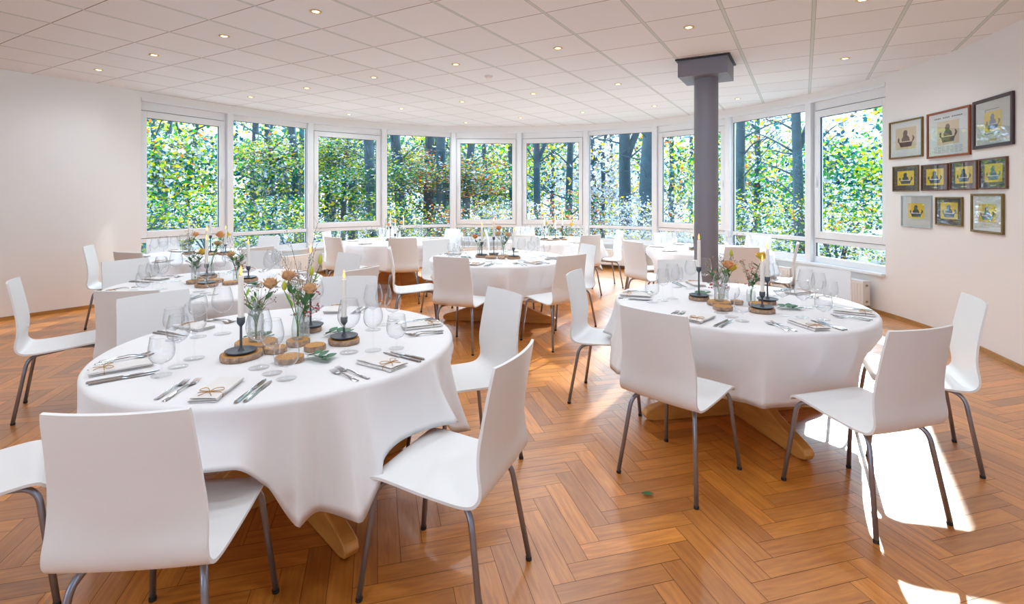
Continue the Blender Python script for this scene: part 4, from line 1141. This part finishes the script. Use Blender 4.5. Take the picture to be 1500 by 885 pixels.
for (px,Y,r_,ln,fk) in [(917,17,.20,-.2,True),(946,16,.26,.3,False),(592,18,.20,-.9,False),(628,19,.20,0,True),(649,17.5,.19,-.3,False),(548,16.5,.17,-.6,False),(484,20,.22,0,False),(502,19,.09,.3,False),(517,22,.20,-.1,False),(372,22,.16,0,True),(389,21,.13,0,False),(440,18,.15,-.8,False),(833,19,.13,.1,False),(788,18,.12,-.2,True),(752,20,.10,-.4,False),(680,18,.14,.6,False),(1084,15.5,.15,0,False),(1172,13.5,.13,-.3,True),(872,21,.12,-.4,True),(240,19,.10,.3,False),(270,18,.07,.8,True)]:
    x=(px-750)/FPX*Y; tree(x,Y,1.8,.8,2.6+.02*Y,pal_at(math.degrees(math.atan2(Y-CY,x-CX)),rr),r_,th=8.5,lean=ln,fork=fk,bare=True)
# ground and hillside
m=MB(); n=64
V=[];F=[]; rings=[(5.45,-.62),(12,-.60),(30,-.3),(40,2.5),(52,8),(70,17)]
for rad,z in rings:
    for k in range(n+1):
        a=R(-60)+R(300)*k/n; V.append((CX+rad*math.cos(a),CY+rad*math.sin(a),z+(.25*math.sin(k*1.7+rad) if rad>12 else 0)))
for i in range(len(rings)-1):
    for k in range(n): F.append((i*(n+1)+k,(i+1)*(n+1)+k,(i+1)*(n+1)+k+1,i*(n+1)+k+1))
m.add(V,F); me_mi=[]
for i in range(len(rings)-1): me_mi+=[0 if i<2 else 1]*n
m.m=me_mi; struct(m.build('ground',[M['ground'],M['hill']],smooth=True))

# ------------------------------------------------------------ light
SKY_LOW,SKY_HIGH,SKY_REAR,SKY_GROUND=2.7,9.0,.05,1.7
w=bpy.data.worlds.new('sky'); SC.world=w; w.use_nodes=True; nt=w.node_tree; nt.nodes.clear()
o_=nt.nodes.new('ShaderNodeOutputWorld'); bg=nt.nodes.new('ShaderNodeBackground'); 
tc=nt.nodes.new('ShaderNodeTexCoord'); sp=nt.nodes.new('ShaderNodeSeparateXYZ'); nt.links.new(tc.outputs['Generated'],sp.inputs[0])
cr=nt.nodes.new('ShaderNodeValToRGB'); cr.color_ramp.elements[0].position=.0; cr.color_ramp.elements[0].color=(.80,.92,1,1); cr.color_ramp.elements[1].position=.6; cr.color_ramp.elements[1].color=(.64,.82,1,1)
nt.links.new(sp.outputs['Z'],cr.inputs[0]); nt.links.new(cr.outputs[0],bg.inputs[0])
r1=nt.nodes.new('ShaderNodeMapRange'); r1.inputs[1].default_value=.12; r1.inputs[2].default_value=.45; r1.inputs[3].default_value=SKY_LOW; r1.inputs[4].default_value=SKY_HIGH; nt.links.new(sp.outputs['Z'],r1.inputs[0])
r2=nt.nodes.new('ShaderNodeMapRange'); r2.inputs[1].default_value=-.6; r2.inputs[2].default_value=.5; r2.inputs[3].default_value=SKY_REAR; r2.inputs[4].default_value=1; nt.links.new(sp.outputs['Y'],r2.inputs[0])
mm=nt.nodes.new('ShaderNodeMath'); mm.operation='MULTIPLY'; nt.links.new(r1.outputs[0],mm.inputs[0]); nt.links.new(r2.outputs[0],mm.inputs[1]); r3=nt.nodes.new('ShaderNodeMapRange'); r3.inputs[1].default_value=-.04; r3.inputs[2].default_value=.0; r3.inputs[3].default_value=1; r3.inputs[4].default_value=0; nt.links.new(sp.outputs['Z'],r3.inputs[0])
m5=nt.nodes.new('ShaderNodeMix'); m5.data_type='FLOAT'; m5.inputs[3].default_value=SKY_GROUND; nt.links.new(r3.outputs[0],m5.inputs[0]); nt.links.new(mm.outputs[0],m5.inputs[2]); nt.links.new(m5.outputs[0],bg.inputs[1])
nt.links.new(bg.outputs[0],o_.inputs[0])
sd=bpy.data.lights.new('sun','SUN'); sd.energy=5.0; sd.angle=R(.6); sd.color=(1,.95,.86)
so=bpy.data.objects.new('sun',sd); C.objects.link(so)
dirv=Vector((-.535,-.845,-math.tan(R(23.0))*1.0)); so.rotation_euler=dirv.to_track_quat('-Z','Y').to_euler()
# ------------------------------------------------------------ camera
cd=bpy.data.cameras.new('camera'); co=bpy.data.objects.new('camera',cd); C.objects.link(co)
co.location=(0,0,CAMH); co.rotation_euler=(R(90),0,0); cd.sensor_width=36; cd.lens=36*FPX/1500
cd.shift_x=0; cd.shift_y=-(442.5-HZY)/1500; cd.clip_start=.05; cd.clip_end=300
SC.camera=co
SC.view_settings.view_transform='Standard'; SC.view_settings.look='None'; SC.view_settings.gamma=1; SC.view_settings.use_curve_mapping=False
SC.view_settings.exposure=0.60
try:
    SC.cycles.use_denoising=True; SC.cycles.transparent_max_bounces=40; SC.cycles.max_bounces=10; SC.cycles.sample_clamp_indirect=8; SC.cycles.caustics_reflective=False; SC.cycles.caustics_refractive=False
except Exception: pass
